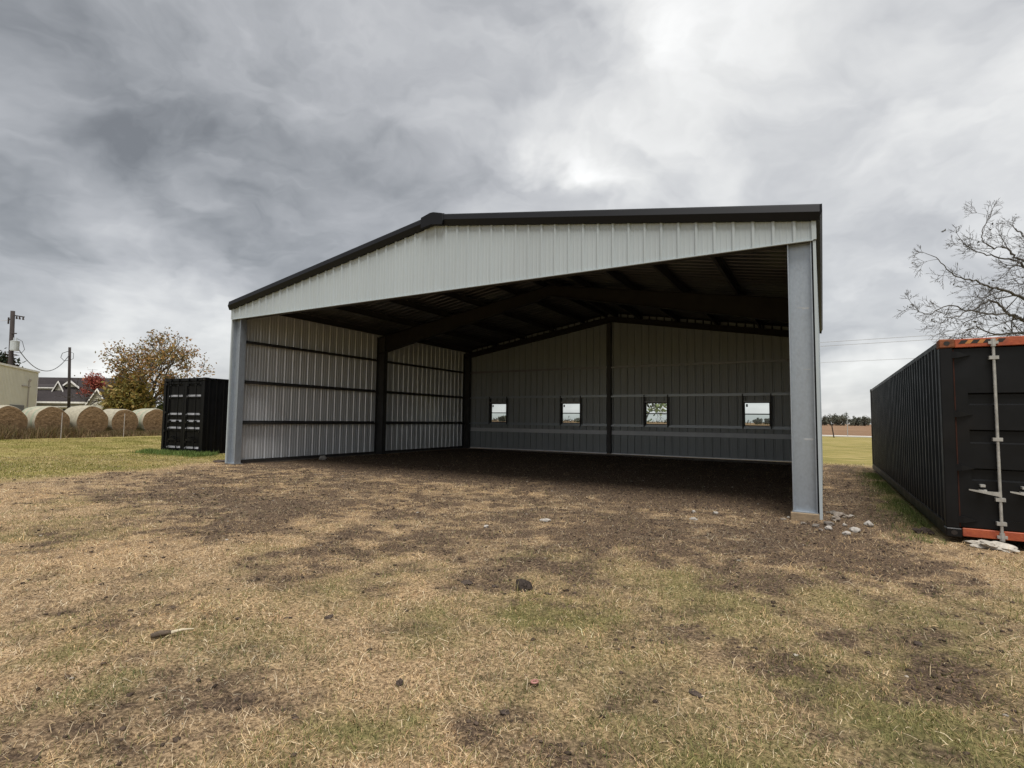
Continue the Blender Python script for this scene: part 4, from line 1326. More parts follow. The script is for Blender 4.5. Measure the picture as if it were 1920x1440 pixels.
PT = dict(seg=0.45, taper=0.62, wob=0.10, up=0.035, droop=0.0, kids=[5, 4, 3, 3, 3], ang=[(0.35, 0.85), (0.35, 0.8), (0.35, 0.85), (0.4, 0.9)], len=(0.62, 0.85), first=1.5, rmin=0.018, trunk=0.30)
AUT = [(0.24, 0.18, 0.06), (0.18, 0.15, 0.055), (0.30, 0.17, 0.055), (0.15, 0.115, 0.05), (0.33, 0.20, 0.07), (0.26, 0.13, 0.05)]
tree('autumn_tree', 'spreading autumn tree with thinning olive brown leaves behind the hay bales', 'tree', (-41.0, 17.8, -0.1), 11, 9.9, 0.42, dict(PT, radius=6.2, kids=[6, 4, 4, 3, 3], lead=True, nmin=4, ang=[(0.3, 1.0), (0.4, 0.85), (0.4, 0.9), (0.4, 0.9)], rmin=0.026, up=0.02, trunk=0.26, len=(0.68, 0.88)), 5,
     dict(per=7, spread=0.26, size=0.13, pal=AUT, keep=0.98, where=lambda p, r: p[:, 2] > 2.4 + 0.40 * np.hypot(p[:, 0], p[:, 1])), bark='bark')
PB = dict(seg=0.3, taper=0.6, wob=0.1, up=0.02, droop=0.0, kids=[6, 4, 3], ang=[(0.3, 0.9), (0.4, 0.9), (0.4, 0.9)], len=(0.6, 0.85), first=1.3, rmin=0.012, trunk=0.22)
tree('leafy_shrub', 'dense olive green bushy tree left of the autumn tree trunk', 'tree', (-40.4, 16.1, -0.1), 5, 4.7, 0.16, dict(PB, radius=1.9), 4,
     dict(per=16, spread=0.42, size=0.20, pal=[(0.26, 0.23, 0.07), (0.20, 0.185, 0.06), (0.32, 0.24, 0.08), (0.36, 0.25, 0.09)]))
tree('leafy_shrub', 'low brownish bush between the white gable and the olive bushy tree', 'tree', (-41.9, 15.9, -0.1), 8, 2.9, 0.12, dict(PB, radius=1.1), 4,
     dict(per=12, spread=0.4, size=0.18, pal=[(0.24, 0.16, 0.06), (0.18, 0.13, 0.05), (0.22, 0.18, 0.06)]))
tree('leafy_shrub', 'pale green low bush right of the autumn tree, above the last bale', 'tree', (-39.4, 18.9, -0.1), 9, 2.7, 0.1, dict(PB, radius=0.9), 4,
     dict(per=12, spread=0.35, size=0.15, pal=[(0.14, 0.16, 0.05), (0.10, 0.12, 0.04), (0.18, 0.18, 0.07)]))
tree('red_tree', 'small red leaved tree before the right end of the house roof', 'tree', (-68.7, 24.1, -0.1), 17, 6.9, 0.12, dict(PB, trunk=0.6, kids=[5, 4, 3], radius=1.2), 4,
     dict(per=14, spread=0.32, size=0.16, pal=[(0.30, 0.07, 0.05), (0.24, 0.05, 0.04), (0.36, 0.12, 0.08)], where=lambda p, r: p[:, 2] > 4.3))
tree('evergreen_tree', 'dark evergreen tree top showing over the cream building', 'tree', (-77.3, 17.3, -0.1), 23, 8.6, 0.25, dict(PB, trunk=0.35, radius=2.6), 4,
     dict(per=16, spread=0.6, size=0.32, pal=[(0.018, 0.028, 0.014), (0.03, 0.042, 0.02), (0.05, 0.035, 0.02)]))
# bare tree on the right, its crown reaching into the frame above the container
PR = dict(seg=0.30, nmin=5, lead=True, taper=0.66, wob=0.10, up=0.012, droop=0.02, kids=[7, 4, 4, 3, 3, 3], ang=[(0.5, 1.2), (0.5, 0.95), (0.5, 1.0), (0.5, 1.0)], len=(0.66, 0.86), first=1.6, rmin=0.010, trunk=0.24, radius=8.6)
LIMBS = [[(27.44, 32.52, 4.25), (26.43, 31.39, 7.66), (25.17, 30.3, 8.49), (24.05, 29.33, 8.94), (23.4, 28.66, 8.99), (22.71, 27.95, 9.23), (21.75, 27.09, 9.38), (21.16, 26.42, 9.88), (20.58, 25.76, 10.36)], [(27.56, 32.94, 4.28), (26.44, 32.01, 6.54), (25.35, 31.21, 7.36), (24.54, 30.61, 7.84), (23.95, 30.12, 8.42), (23.48, 29.74, 8.39), (22.64, 29.19, 7.85), (21.56, 28.45, 8.06), (20.52, 27.78, 7.6), (19.87, 27.27, 7.9)], [(27.79, 33.26, 4.76), (27.06, 32.73, 8.78), (26.35, 32.37, 10.52), (25.72, 32.16, 11.06), (25.26, 32.06, 11.42), (24.86, 31.98, 11.97), (24.3, 31.85, 11.99), (23.83, 31.73, 12.42), (23.95, 31.93, 13.28), (24.49, 32.37, 14.15)], [(27.97, 33.6, 4.78), (27.52, 33.56, 8.91), (26.79, 33.48, 11.55), (26.11, 33.52, 12.89), (25.82, 33.85, 13.54), (25.6, 34.1, 14.0)], [(25.34, 31.18, 7.35), (24.5, 29.96, 7.58), (23.2, 28.49, 7.49), (22.27, 27.24, 7.53), (21.53, 26.12, 7.08), (20.8, 25.0, 6.89)], [(27.71, 33.2, 5.06), (26.73, 32.68, 9.44), (25.76, 32.4, 10.8), (25.36, 32.52, 11.24), (24.3, 32.26, 11.61), (23.47, 32.14, 12.0), (22.8, 32.08, 12.75)], [(27.55, 33.19, 3.99), (26.39, 31.88, 6.21), (25.19, 30.69, 6.62), (23.73, 29.39, 6.44), (22.69, 28.3, 6.71), (21.83, 27.38, 6.25)], [(27.85, 33.27, 5.07), (27.31, 32.35, 9.3), (26.62, 31.46, 11.4), (26.1, 30.85, 12.3)]]

root = thing('bare_tree', 'large bare crooked tree reaching in above the right container', 'tree', (27.6, 32.9, -0.1))
rng = np.random.RandomState(30)
B0 = Vector((27.6, 32.9, -0.1))


def catmull(P_, per=5):
    P_ = [Vector(p) for p in P_]
    Q = [P_[0] * 2 - P_[1]] + P_ + [P_[-1] * 2 - P_[-2]]
    out = []
    for i in range(1, len(Q) - 2):
        for k in range(per):
            t = k / per
            a, b, c, d = Q[i - 1], Q[i], Q[i + 1], Q[i + 2]
            out.append(0.5 * ((2 * b) + (c - a) * t + (2 * a - 5 * b + 4 * c - d) * t * t + (3 * b - a - 3 * c + d) * t ** 3))
    out.append(P_[-1])
    return out


PSUB = dict(seg=0.16, nmin=4, lead=True, taper=0.62, wob=0.085, up=0.02, droop=0.0, kids=[4, 4, 3, 3], ang=[(0.45, 0.85)], len=(0.6, 0.85), first=0.8, rmin=0.009, trunk=1)
big, fine_, tips = [([B0, Vector((27.68, 32.95, 1.5)), Vector((27.62, 33.0, 3.2)), Vector((27.72, 33.05, 5.0))], [0.46, 0.38, 0.36, 0.30], 0)], [], []
mirror = [[(2 * 27.8 - x + 0.6 * math.sin(i * 2.1), 2 * 33 - y + 0.5 * math.cos(i * 1.7), z * 0.96) for i, (x, y, z) in enumerate(l)] for l in LIMBS]
for li, l in enumerate(LIMBS + mirror):
    pts = catmull([tuple(B0 + Vector((0.1, 0.1, 3.9)))] + l if li not in (4, 12) else l)
    pts = [p + Vector(rng.normal(0, 0.035, 3)) for p in pts]
    nn = len(pts)
    r_a = 0.115 if li not in (4, 12) else 0.065
    rad = [0.018 + (r_a - 0.018) * (1 - i / (nn - 1)) ** 1.25 for i in range(nn)]
    big.append((pts, rad, 1))
    sub = []
    tot = sum((pts[i + 1] - pts[i]).length for i in range(nn - 1))
    acc = 0; nxt = 1.6 if li not in (4, 12) else 0.5
    for i in range(nn - 1):
        acc += (pts[i + 1] - pts[i]).length
        if acc > nxt:
            nxt = acc + rng.uniform(0.45, 0.85)
            d = (pts[i + 1] - pts[i]).normalized()
            tang = Matrix.Rotation(rng.rand() * 6.28, 3, d) @ d.orthogonal().normalized()
            ang = rng.uniform(0.6, 1.15)
            nd = (d * math.cos(ang) + tang * math.sin(ang) + Z * 0.12).normalized()
            f = 1 - acc / tot
            grow(rng, pts[i], nd, 0.5 + 0.7 * f + rng.uniform(0, 0.35), min(rad[i] * 0.55, 0.05), 0, 3, PSUB, sub, tips)
    grow(rng, pts[-1], (pts[-1] - pts[-2]).normalized(), 0.5, 0.018, 0, 3, PSUB, sub, tips)
    fine_ += [(p, r, d + 2) for p, r, d in sub]
for nm, br in (('trunk', big), ('branches', fine_)):
    br = [([p - B0 for p in pts], rad, dp) for pts, rad, dp in br]
    V_, F = tubes_np(br, lambda dp: 10 if dp == 0 else (7 if dp < 2 else 4 if dp < 4 else 3))
    o = np_mesh(nm, V_, F.ravel(), np.arange(len(F)) * 4, ['bark_grey'], True)
    o.parent = root
pts = np.array([tuple(p - B0) for p, d in tips]); pts = pts[(rng.rand(len(pts)) < 0.02) & (fbm(pts[:, 0] * 0.9, pts[:, 2] * 0.9, 3, 2) > 0.55)]
V_, q, cl_ = leaves_np(rng, pts, 3, 0.1, 0.085, [(0.05, 0.045, 0.035), (0.07, 0.06, 0.04)])
o = np_mesh('crown', V_, q.ravel(), np.arange(len(q)) * 4, ['leaf'], False, cl_)
o.parent = root
tree('bare_tree', 'smaller twiggy bare tree low behind the right container roof', 'tree', (25.2, 46.5, -0.1), 33, 8.2, 0.22, dict(PR, first=1.5, radius=5.0), 5,
     dict(per=2, spread=0.15, size=0.1, pal=[(0.06, 0.055, 0.03), (0.05, 0.05, 0.03)], keep=0.3), bark='bark_grey')
# leafy tree seen through the third window
tree('leafy_tree', 'green leafy tree seen through the third window from the left', 'tree', (4.55, 28.2, -0.1), 41, 5.6, 0.17, dict(PB, trunk=0.42, kids=[5, 4, 3], radius=2.2), 4,
     dict(per=7, spread=0.42, size=0.16, pal=[(0.10, 0.15, 0.05), (0.16, 0.20, 0.07), (0.22, 0.24, 0.09)], where=lambda p, r: p[:, 2] > 2.5))
# far trees on the horizon
FAR = [(15.9, 454, 6.5, 7, 'far dark tree on the horizon touching the right column'), (21.5, 457, 8.8, 10, 'tallest rounded far tree left of the horizon gap'), (28.5, 461, 9.4, 11, 'broad far tree just right of the tallest one'),
       (36, 465, 6.8, 7, 'low far tree in the middle of the horizon clump'), (42, 468, 7.2, 9, 'rounded far tree right of the horizon clump'), (50, 471, 5.0, 4, 'thin scraggy far tree nearest the right container'),
       (-27.0, 429, 5.4, 5, 'rounded far tree seen in the fourth window, left one'), (-20.5, 432, 5.0, 4, 'leaning far tree seen in the fourth window, right one'),
       (-80.5, 398, 3.6, 5, 'far tree low in the third window'), (-71, 400, 3.0, 5, 'far bush at the right side of the third window'),
       (-142, 362, 3.2, 6, 'far tree low in the second window'), (-191, 334, 4.6, 6, 'far dark tree low in the first window'), (-300, 420, 5, 10, 'far tree right of the first window sill')]
for k, (x, y, h, wdt, lab) in enumerate(FAR):
    rng = np.random.RandomState(200 + k)
    root = thing('far_tree', lab, 'tree', (x, y, -0.1), 'trees on the far horizon')
    MB().tube([(x, y, -0.1), (x + 0.2, y, h * 0.3), (x + 0.1, y, h * 0.6)], [0.4, 0.3, 0.15], 6).build('trunk', 'bark', root)
    nl = 36
    cs = []
    for q in range(nl):
        v = rng.normal(0, 1, 3); v /= np.linalg.norm(v); v *= rng.uniform(0.3, 1.0)
        cs.append((v[0] * wdt * 0.62, v[1] * wdt * 0.62, h * 0.46 + v[2] * h * 0.46 * (1 if v[2] > 0 else 0.85)))
    V_, q_, c_ = leaves_np(rng, cs, 34, wdt * 0.08, 0.6, [(0.10, 0.108, 0.08), (0.125, 0.13, 0.10), (0.15, 0.145, 0.11)])  # leaf colours lightened and greyed to paint in distance haze
    o = np_mesh('crown', V_, q_.ravel(), np.arange(len(q_)) * 4, ['leaf'], False, c_)
    o.parent = root
# hedge line that reads as one mass on the horizon
rng = np.random.RandomState(77)
hx = rng.uniform(-420, 190, 900); hy = 480 + rng.normal(0, 8, 900) + 0.15 * hx
V_, q_, c_ = leaves_np(rng, np.stack([hx, hy, rng.uniform(0.0, 1.6, 900)], 1), 6, 1.0, 0.8, [(0.06, 0.055, 0.04), (0.08, 0.07, 0.05)])
tag(np_mesh('hedgerow', V_, q_.ravel(), np.arange(len(q_)) * 4, ['leaf'], False, c_), 'low dark scrub along the far edge of the field', kind='stuff')
# pale shed far off in the first window
fb = thing('far_barn', 'long pale low building far off in the first window', 'building', (-205, 300, -0.1))
MB().box(-222, -192, 296, 304, -0.1, 4.2).build('wall', 'cream_metal', fb)
m = MB(); A = [(-222.5, 295, 4.2), (-222.5, 305, 4.2), (-222.5, 300, 6.0)]; m.sweep(None, A, [(-191.5, y, z) for _, y, z in A]); m.build('roof', 'house_white', fb)
# road side posts on the right
m = MB(); m.tube([(16.31, 58.3, -0.2), (16.1, 58.2, 1.35)], [0.06, 0.05], 8)
top(m.build('fence_post', 'pole_wood'), 'short dark leaning post before the brown field', 'fence post')
m = MB(); m.tube([(17.72, 63.0, -0.2), (17.72, 63.0, 1.9)], 0.035, 6)
top(m.build('marker_post', 'wire_grey'), 'thin grey upright post at the road edge by the right container', 'post')

# ================================================================== LUMPS, STONES, LITTER
def lump(name, loc, size, mt, seed, sub=2, rough=0.28, rot=0.0, sink=0.25):
    rng = np.random.RandomState(seed)
    bm = bmesh.new()
    bmesh.ops.create_icosphere(bm, subdivisions=sub, radius=1.0)
    ca, sa = math.cos(rot), math.sin(rot)
    o3 = rng.rand(3) * 20
    for v in bm.verts:
        p = v.co.copy()
        n = float(fbm(p.x * 1.3 + o3[0] + p.z * 1.1, p.y * 1.3 + o3[1] - p.z * 0.9, seed, 2)) - 0.5
        n2 = float(vnoise(p.x * 3.4 + o3[1] + 2.1 * p.z, p.y * 3.4 + o3[2] - 1.7 * p.z, seed + 5)) - 0.5
        p *= 1 + n * rough * 3.2 + n2 * rough * 1.6
        p = Vector((p.x * size[0], p.y * size[1], p.z * size[2]))
        v.co = Vector((p.x * ca - p.y * sa, p.x * sa + p.y * ca, p.z))
    me = bpy.data.meshes.new(name)
    bm.to_mesh(me); bm.free()
    me.materials.append(MATS[mt])
    o = bpy.data.objects.new(name, me)
    COL.objects.link(o)
    o.location = (loc[0], loc[1], float(gz(loc[0], loc[1])) + size[2] * (1 - 2 * sink) if len(loc) == 2 else loc[2])
    return o


for i, (x, y, s, l) in enumerate(((12.97, -5.34, (0.062, 0.055, 0.055), 'largest black clod of earth in the middle of the yard'), (13.22, -7.23, (0.018, 0.016, 0.022), 'small upright dark clod in the near straw, lower middle'),
                                  (13.84, -7.12, (0.026, 0.022, 0.013), 'dark crumbly clod near the pink ring'), (12.44, -5.47, (0.06, 0.05, 0.014), 'flat grey clod left of the largest black clod'), (12.72, -5.42, (0.032, 0.024, 0.010), 'flat dark scrap just left of the largest black clod'),
                                  (13.22, -5.36, (0.028, 0.017, 0.009), 'flat dark scrap just right of the largest black clod'), (11.84, -6.91, (0.028, 0.012, 0.010), 'narrow dark clod in the straw, left of centre'), (12.07, -6.72, (0.035, 0.025, 0.009), 'low purplish clod beside the narrow dark one'),
                                  (14.66, -6.42, (0.045, 0.022, 0.006), 'low dark clod in the straw right of the pink ring'), (16.50, -0.10, (0.09, 0.07, 0.06), 'dark clod of earth by the right container corner'),
                                  (-0.40, 0.18, (0.30, 0.12, 0.05), 'dark clods heaped at the foot of the left column'), (15.85, -4.9, (0.035, 0.028, 0.014), 'dark clod in the bare patch near the right edge'))):
    tag(lump('earth_clod', (x, y), s, 'soil' if i == 0 else 'dry_soil', 300 + i, 3, 0.36, i * 0.7, 0.32), l, 'clod', 'loose clods of earth on the yard')
STN = [(11.74, -2.40, (0.085, 0.05, 0.03), 'flat white stone in the yard before the middle of the opening'), (11.22, -3.23, (0.04, 0.035, 0.025), 'small white stone left of the flat white one'),
       (13.76, -0.26, (0.05, 0.04, 0.035), 'white stone inside the opening, nearest the right column'), (13.56, -1.02, (0.055, 0.045, 0.025), 'pale flat stone before the opening, left of the right column'), (13.41, -0.26, (0.035, 0.03, 0.03), 'small grey stone under the header, left of two white ones'),
       (15.66, -0.58, (0.075, 0.055, 0.04), 'white stone right of the column heap, rear of a pair'), (15.55, -0.80, (0.05, 0.045, 0.03), 'white stone right of the column heap, front of a pair'), (15.86, 0.00, (0.085, 0.06, 0.05), 'rough pinkish stone standing apart on the lane'),
       (15.66, 0.62, (0.05, 0.04, 0.03), 'small pale stone on the lane behind the column heap')]
for i, (x, y, s, l) in enumerate(STN):
    tag(lump('stone', (x, y), s, 'white_stone', 340 + i, 2, 0.25, i * 1.1, 0.22), l, 'stone', 'pale stones about the right column')
RUB = [(15.36, -0.30, 0.10), (15.45, -0.05, 0.12), (15.50, 0.2, 0.11), (15.42, 0.42, 0.10), (15.60, 0.35, 0.07), (15.34, -0.52, 0.09), (15.18, -0.40, 0.08), (15.02, -0.26, 0.06), (15.55, -0.3, 0.06), (15.38, 0.72, 0.08), (15.25, -0.62, 0.05), (14.74, -0.1, 0.06), (14.80, 0.12, 0.05)]
RUBL = ['grey concrete chunk right of the column pier, front of the heap', 'largest concrete chunk of the heap, against the jamb trim', 'concrete chunk at the right flank of the heap', 'dull concrete chunk at the rear of the heap by the jamb trim',
        'small chunk fallen to the right of the heap', 'pale chunk just before the right corner of the column pier', 'grey chunk before the front of the column pier, nearest its right corner', 'small chunk before the middle of the column pier front',
        'small chunk on the lane at the front right of the heap', 'concrete chunk behind the heap, along the outer wall', 'smallest chunk, farthest forward of the column pier', 'small chunk at the left corner of the column pier', 'small pale chunk inside the opening, left side of the column pier']
for i, (x, y, s) in enumerate(RUB):
    s *= 0.72
    o = lump('rubble_chunk', (x, y), (s, s * 0.7, s * 0.5), 'white_stone' if i in (5, 8, 12) else 'limestone' if i % 3 else 'concrete', 370 + i, 2, 0.35, i * 1.7, 0.2)
    tag(o, RUBL[i], 'rubble', 'concrete rubble round the right column')
tag(lump('concrete_scrap', (0.55, 3.05), (0.12, 0.10, 0.09), 'white_stone', 391, 2, 0.3, 0.4, 0.2), 'pale concrete scrap against the left wall footing', 'rubble')
# flat crumpled white heap before the container sill
wl_ = lump('crumpled_sheet', (17.09, -0.80), (0.19, 0.10, 0.05), 'crumpled_white', 395, 4, 0.55, -0.12, 0.1)
tag(wl_, 'flat crumpled whitish heap before the orange container sill', 'debris')
# the broken stick
m = MB()
a, b = Vector((11.43, -7.65, 0)), Vector((11.545, -7.43, 0))
zz = float(gz(11.48, -7.55)) + 0.025
m.tube([Vector((a.x, a.y, zz)), Vector((11.455, -7.60, zz + 0.006)), Vector((11.485, -7.55, zz + 0.004))], [0.016, 0.021, 0.013], 9, 0)
st = thing('broken_stick', 'short broken stick with bark at one end and bare pale wood', 'stick', (11.48, -7.55, zz))
m.build('bark', 'stick_wood', st, smooth=True)
MB().tube([(11.485, -7.55, zz + 0.002), (11.515, -7.495, zz + 0.01), (11.55, -7.435, zz + 0.004)], [0.012, 0.008, 0.003], 7).build('bare_wood', 'pale_wood', st)
# pink plastic ring
m = MB()
zz = float(gz(13.86, -6.82)) + 0.022
n = 20
vs = []; fs = []
for i in range(n):
    a = 2 * PI * i / n
    for rr_, h in ((0.010, 0.0), (0.013, 0.006), (0.023, 0.006), (0.027, 0.0)):
        vs.append((13.86 + rr_ * math.cos(a), -6.82 + rr_ * math.sin(a), zz + h + 0.1 * rr_ * math.cos(a)))
for i in range(n):
    for j in range(4):
        fs.append((i * 4 + j, ((i + 1) % n) * 4 + j, ((i + 1) % n) * 4 + (j + 1) % 4, i * 4 + (j + 1) % 4))
m.add(vs, fs)
top(m.build('plastic_ring', 'pink_ring', smooth=True), 'small pinkish ring lying in the near straw', 'ring')

# loose crumbs of earth and grit, uncountable
rng = np.random.RandomState(5)
ico_v = np.array([(0, 0, 1), (0.9, 0, 0.45), (0.28, 0.85, 0.45), (-0.72, 0.53, 0.45), (-0.72, -0.53, 0.45), (0.28, -0.85, 0.45), (0.72, 0.53, -0.3), (-0.28, 0.85, -0.3), (-0.9, 0, -0.3), (-0.28, -0.85, -0.3), (0.72, -0.53, -0.3)])
ico_f = [(0, 1, 2), (0, 2, 3), (0, 3, 4), (0, 4, 5), (0, 5, 1), (1, 6, 2), (2, 7, 3), (3, 8, 4), (4, 9, 5), (5, 10, 1), (2, 6, 7), (3, 7, 8), (4, 8, 9), (5, 9, 10), (1, 10, 6)]
N = 130000
th = rng.uniform(math.radians(-52), math.radians(52), N) + YAW + PI / 2
rad = 2.0 + 15 * rng.rand(N) ** 0.8
cx = CAM.x + rad * np.cos(th); cy = CAM.y + rad * np.sin(th)
d_, g_, f_, l_ = zones(cx, cy)
keep = rng.rand(N) < np.clip(d_ - 0.18, 0, 1) * 0.6
cx, cy, rad = cx[keep], cy[keep], rad[keep]
n = len(cx)
s = (0.003 + 0.014 * rng.rand(n) ** 5) * (1 + rad * 0.06)
V_ = ico_v[None] * s[:, None, None] * rng.uniform(0.5, 1.3, (n, 11, 1)) * np.array([1, 1, 0.5])
V_ = V_ + np.stack([cx, cy, gz(cx, cy) + s * 0.25], 1)[:, None, :]
F = (np.array(ico_f)[None] + (np.arange(n) * 11)[:, None, None]).reshape(-1, 3)
colr = np.where(rng.rand(n, 1) < 0.015, np.array([[0.27, 0.24, 0.20]]), np.array([[0.062, 0.045, 0.034]])) * rng.uniform(0.6, 1.7, (n, 1))
tag(np_mesh('earth_crumbs', V_.reshape(-1, 3), F.ravel(), np.arange(len(F)) * 3, ['crumb'], False, np.repeat(colr, 11, axis=0)), 'loose crumbs of dark earth and grit on the bare patches', kind='stuff')


# ================================================================== GRASS
def blades(name, x, y, L, wdt, lean, col, label, seed, z0=None):
    rng = np.random.RandomState(seed)
    n = len(x)
    z = gz(x, y) - 0.004 if z0 is None else z0
    az = rng.uniform(0, 2 * PI, n)
    dx, dy = np.cos(az), np.sin(az)
    l2 = lean + rng.normal(0.25, 0.3, n)
    tw = rng.normal(0, 0.9, n)
    dx2, dy2 = np.cos(az + tw), np.sin(az + tw)
    h1 = 0.55 * L
    h2 = 0.45 * L
    p0 = np.stack([x, y, z], 1)
    p1 = p0 + np.stack([dx * np.sin(lean) * h1, dy * np.sin(lean) * h1, np.maximum(np.cos(lean), 0.05) * h1], 1)
    p2 = p1 + np.stack([dx2 * np.sin(l2) * h2, dy2 * np.sin(l2) * h2, np.cos(l2) * h2], 1)
    p2[:, 2] = np.maximum(p2[:, 2], z + 0.003)
    sx, sy = -dy, dx
    sv = np.stack([sx, sy, rng.normal(0, 0.4, n)], 1) * (wdt * 0.5)[:, None]
    V_ = np.stack([p0 - sv, p0 + sv, p1 + sv * 0.8, p1 - sv * 0.8, p2], 1).reshape(-1, 3)
    b = np.arange(n) * 5
    loops = np.stack([b, b + 1, b + 2, b + 3, b + 3, b + 2, b + 4], 1).ravel()
    starts = (np.arange(n)[:, None] * 7 + np.array([0, 4])[None]).ravel()
    o = np_mesh(name, V_, loops, starts, ['blade'], False, np.repeat(col, 5, axis=0))
    tag(o, label, kind='stuff')
    return o


rng = np.random.RandomState(3)
st_pal = np.array([(0.72, 0.53, 0.315), (0.57, 0.40, 0.23), (0.82, 0.67, 0.45), (0.42, 0.27, 0.148), (0.20, 0.130, 0.076), (0.66, 0.475, 0.25), (0.28, 0.18, 0.105), (0.14, 0.095, 0.06)])
gr_pal = np.array([(0.20, 0.195, 0.070), (0.27, 0.245, 0.095), (0.14, 0.15, 0.055), (0.36, 0.31, 0.14)])


def turf(N, r1, pw, lmin, lmax, wmin, wmax, l0, l1, bare, seed, pick, label, tuft):
    rng = np.random.RandomState(seed)
    r0 = 1.75
    rad = (r0 ** pw + rng.rand(N) * (r1 ** pw - r0 ** pw)) ** (1 / pw)
    th = rng.uniform(math.radians(-53), math.radians(53), N) + YAW + PI / 2
    bx = CAM.x + rad * np.cos(th); by = CAM.y + rad * np.sin(th)
    # strands gather in small tussocks
    tq = rng.rand(N) < tuft
    cell = 0.055
    jx = (np.floor(bx / cell) + _hash(np.floor(bx / cell), np.floor(by / cell), 7)) * cell
    jy = (np.floor(by / cell) + _hash(np.floor(bx / cell), np.floor(by / cell), 8)) * cell
    bx = np.where(tq, jx + rng.normal(0, 0.010, N), bx); by = np.where(tq, jy + rng.normal(0, 0.010, N), by)
    d_, g_, f_, l_ = zones(bx, by)
    c1 = fbm(bx * 7, by * 7, 71, 3); c2 = fbm(bx * 22, by * 22, 72, 2)
    inside = (bx > 0.1) & (bx < W - 0.1) & (by > 0.6) & (by < D)
    keep = rng.rand(N) < np.clip(bare - 1.0 * d_ + (c1 - 0.5) * 1.5 + (c2 - 0.5) * 1.3, 0.33, 1) * np.where(inside, 0.4, 1.0)
    keep &= ~((bx > 16.6) & (by > -0.6)) & ~((bx < -4.1) & (bx > -6.8) & (by > 1.4))
    bx, by, rad, d_, g_, c1 = [a[keep] for a in (bx, by, rad, d_, g_, c1)]
    n = len(bx)
    isg = rng.rand(n) < np.clip(g_ * 1.0 + 0.04, 0, 0.75)
    tint = fbm(bx * 0.9, by * 0.9, 73, 3)[:, None]
    col = np.where(isg[:, None], gr_pal[rng.randint(0, 4, n)], st_pal[rng.choice(pick, n)]) * rng.uniform(0.7, 1.2, (n, 1))
    col = col * (1 + (tint - 0.5) * np.array([[0.5, 0.35, 0.15]])) * (1 - 0.45 * np.clip(d_, 0, 1)[:, None])
    L = rng.uniform(lmin, lmax, n) * (0.8 + 0.5 * c1) * (0.85 + 0.022 * rad)
    wd_ = rng.uniform(wmin, wmax, n) * (1 + rad * 0.10)
    lean = np.where(isg, rng.uniform(0.3, 1.25, n), rng.uniform(l0, l1, n) * np.where(rng.rand(n) < 0.15, 0.65, 1.0))
    blades('dry_grass', bx, by, L, wd_, lean, np.clip(col, 0, 0.9), label, seed + 50)


turf(680000, 24.0, 0.72, 0.012, 0.050, 0.0016, 0.0040, 0.70, 1.52, 1.08, 3, [0, 0, 1, 1, 3, 4, 5, 5, 6, 2, 2, 0, 1, 7], 'short matted straw coloured turf mixed with green over the yard', 0.35)
turf(110000, 14.0, 0.8, 0.045, 0.125, 0.0013, 0.0028, 1.05, 1.57, 0.75, 4, [0, 1, 2, 2, 5, 3], 'longer loose pale straws lying over the short turf', 0.15)
# tufts of green along the containers and a fringe of weeds by the shed
rng = np.random.RandomState(8)
n = 9000
tx = np.where(rng.rand(n) < 0.6, rng.normal(16.56, 0.09, n), rng.normal(16.45, 0.2, n)); ty = rng.uniform(-0.9, 10.5, n)
kp = (fbm(tx * 1.2, ty * 1.2, 90, 3) > 0.47) & (tx < 16.66)
tx, ty = tx[kp], ty[kp]; n = len(tx)
col = gr_pal[rng.randint(0, 3, n)] * rng.uniform(0.6, 1.2, (n, 1)) * np.array([0.8, 1.05, 0.8])
blades('green_tuft', tx, ty, rng.uniform(0.035, 0.12, n), rng.uniform(0.003, 0.007, n), rng.uniform(0.2, 1.1, n), col * 0.85, 'green grass tufts along the foot of the right container', 9)
n = 9000
tx = rng.uniform(-7.2, -3.6, n); ty = 1.35 + rng.normal(0, 0.22, n) + 0.067 * (tx + 6.6)
col = gr_pal[rng.randint(0, 3, n)] * rng.uniform(0.6, 1.2, (n, 1)) * np.array([0.75, 1.1, 0.8])
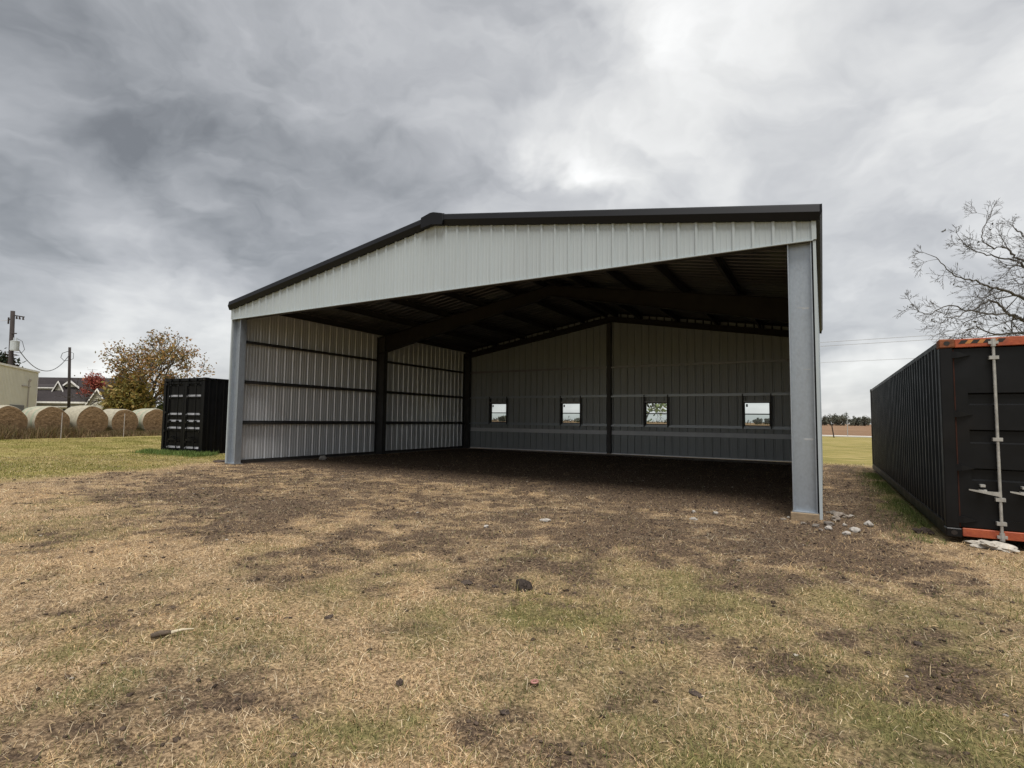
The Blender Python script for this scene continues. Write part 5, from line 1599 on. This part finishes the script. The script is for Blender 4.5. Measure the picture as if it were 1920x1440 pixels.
kp = ty < 1.47 + 0.067 * (tx + 6.6)
kp |= (tx > -4.15)
blades('green_tuft', tx[kp], ty[kp], rng.uniform(0.07, 0.22, kp.sum()), rng.uniform(0.008, 0.016, kp.sum()), rng.uniform(0.1, 0.9, kp.sum()), col[kp], 'green grass tufts along the foot of the left container', 10)
# tall dead weeds at the foot of the bales
n = 26000
t = rng.uniform(-1.5, 6.2, n)
o_ = np.abs(rng.normal(0, 0.55, n)) + 0.05
tx = -24.77 - 0.4477 * t + 0.982 * o_; ty = 2.5 + 2.1676 * t + 0.1996 * o_
hh = rng.uniform(0.15, 0.75, n) * np.where(t < 1.6, 1.15, 0.62) * (0.4 + 1.2 * fbm(tx * 1.4, ty * 1.4, 95, 3))
pal = np.array([(0.20, 0.135, 0.07), (0.15, 0.10, 0.055), (0.27, 0.19, 0.10), (0.17, 0.15, 0.06)])
col = pal[rng.randint(0, 4, n)] * rng.uniform(0.6, 1.2, (n, 1))
blades('dead_weeds', tx, ty, hh, rng.uniform(0.012, 0.03, n), rng.uniform(0.1, 0.8, n), col, 'tangle of tall dead weeds along the hay bales', 12)
# thin short lawn relief on the left, in front of the bales
n = 120000
tx = rng.uniform(-23, -0.2, n); ty = rng.uniform(-6.5, 13, n)
d_, g_, f_, l_ = zones(tx, ty)
kp = (rng.rand(n) < l_ * 0.9) & ~((tx < -4.0) & (tx > -6.9) & (ty > 1.4) & (ty < 7.8))
tx, ty = tx[kp], ty[kp]; n = len(tx)
patch = fbm(tx * 0.35, ty * 0.8, 97, 4)
pal_a = np.array([0.21, 0.20, 0.05]); pal_b = np.array([0.37, 0.30, 0.13])
mixf = sstep(0.4, 0.62, patch + rng.normal(0, 0.06, n))[:, None]
col = (pal_a * (1 - mixf) + pal_b * mixf) * rng.uniform(0.7, 1.25, (n, 1))
blades('lawn_grass', tx, ty, rng.uniform(0.03, 0.09, n), rng.uniform(0.006, 0.016, n), rng.uniform(0.2, 1.2, n), col, 'yellow green lawn grass before the hay bales', 13)
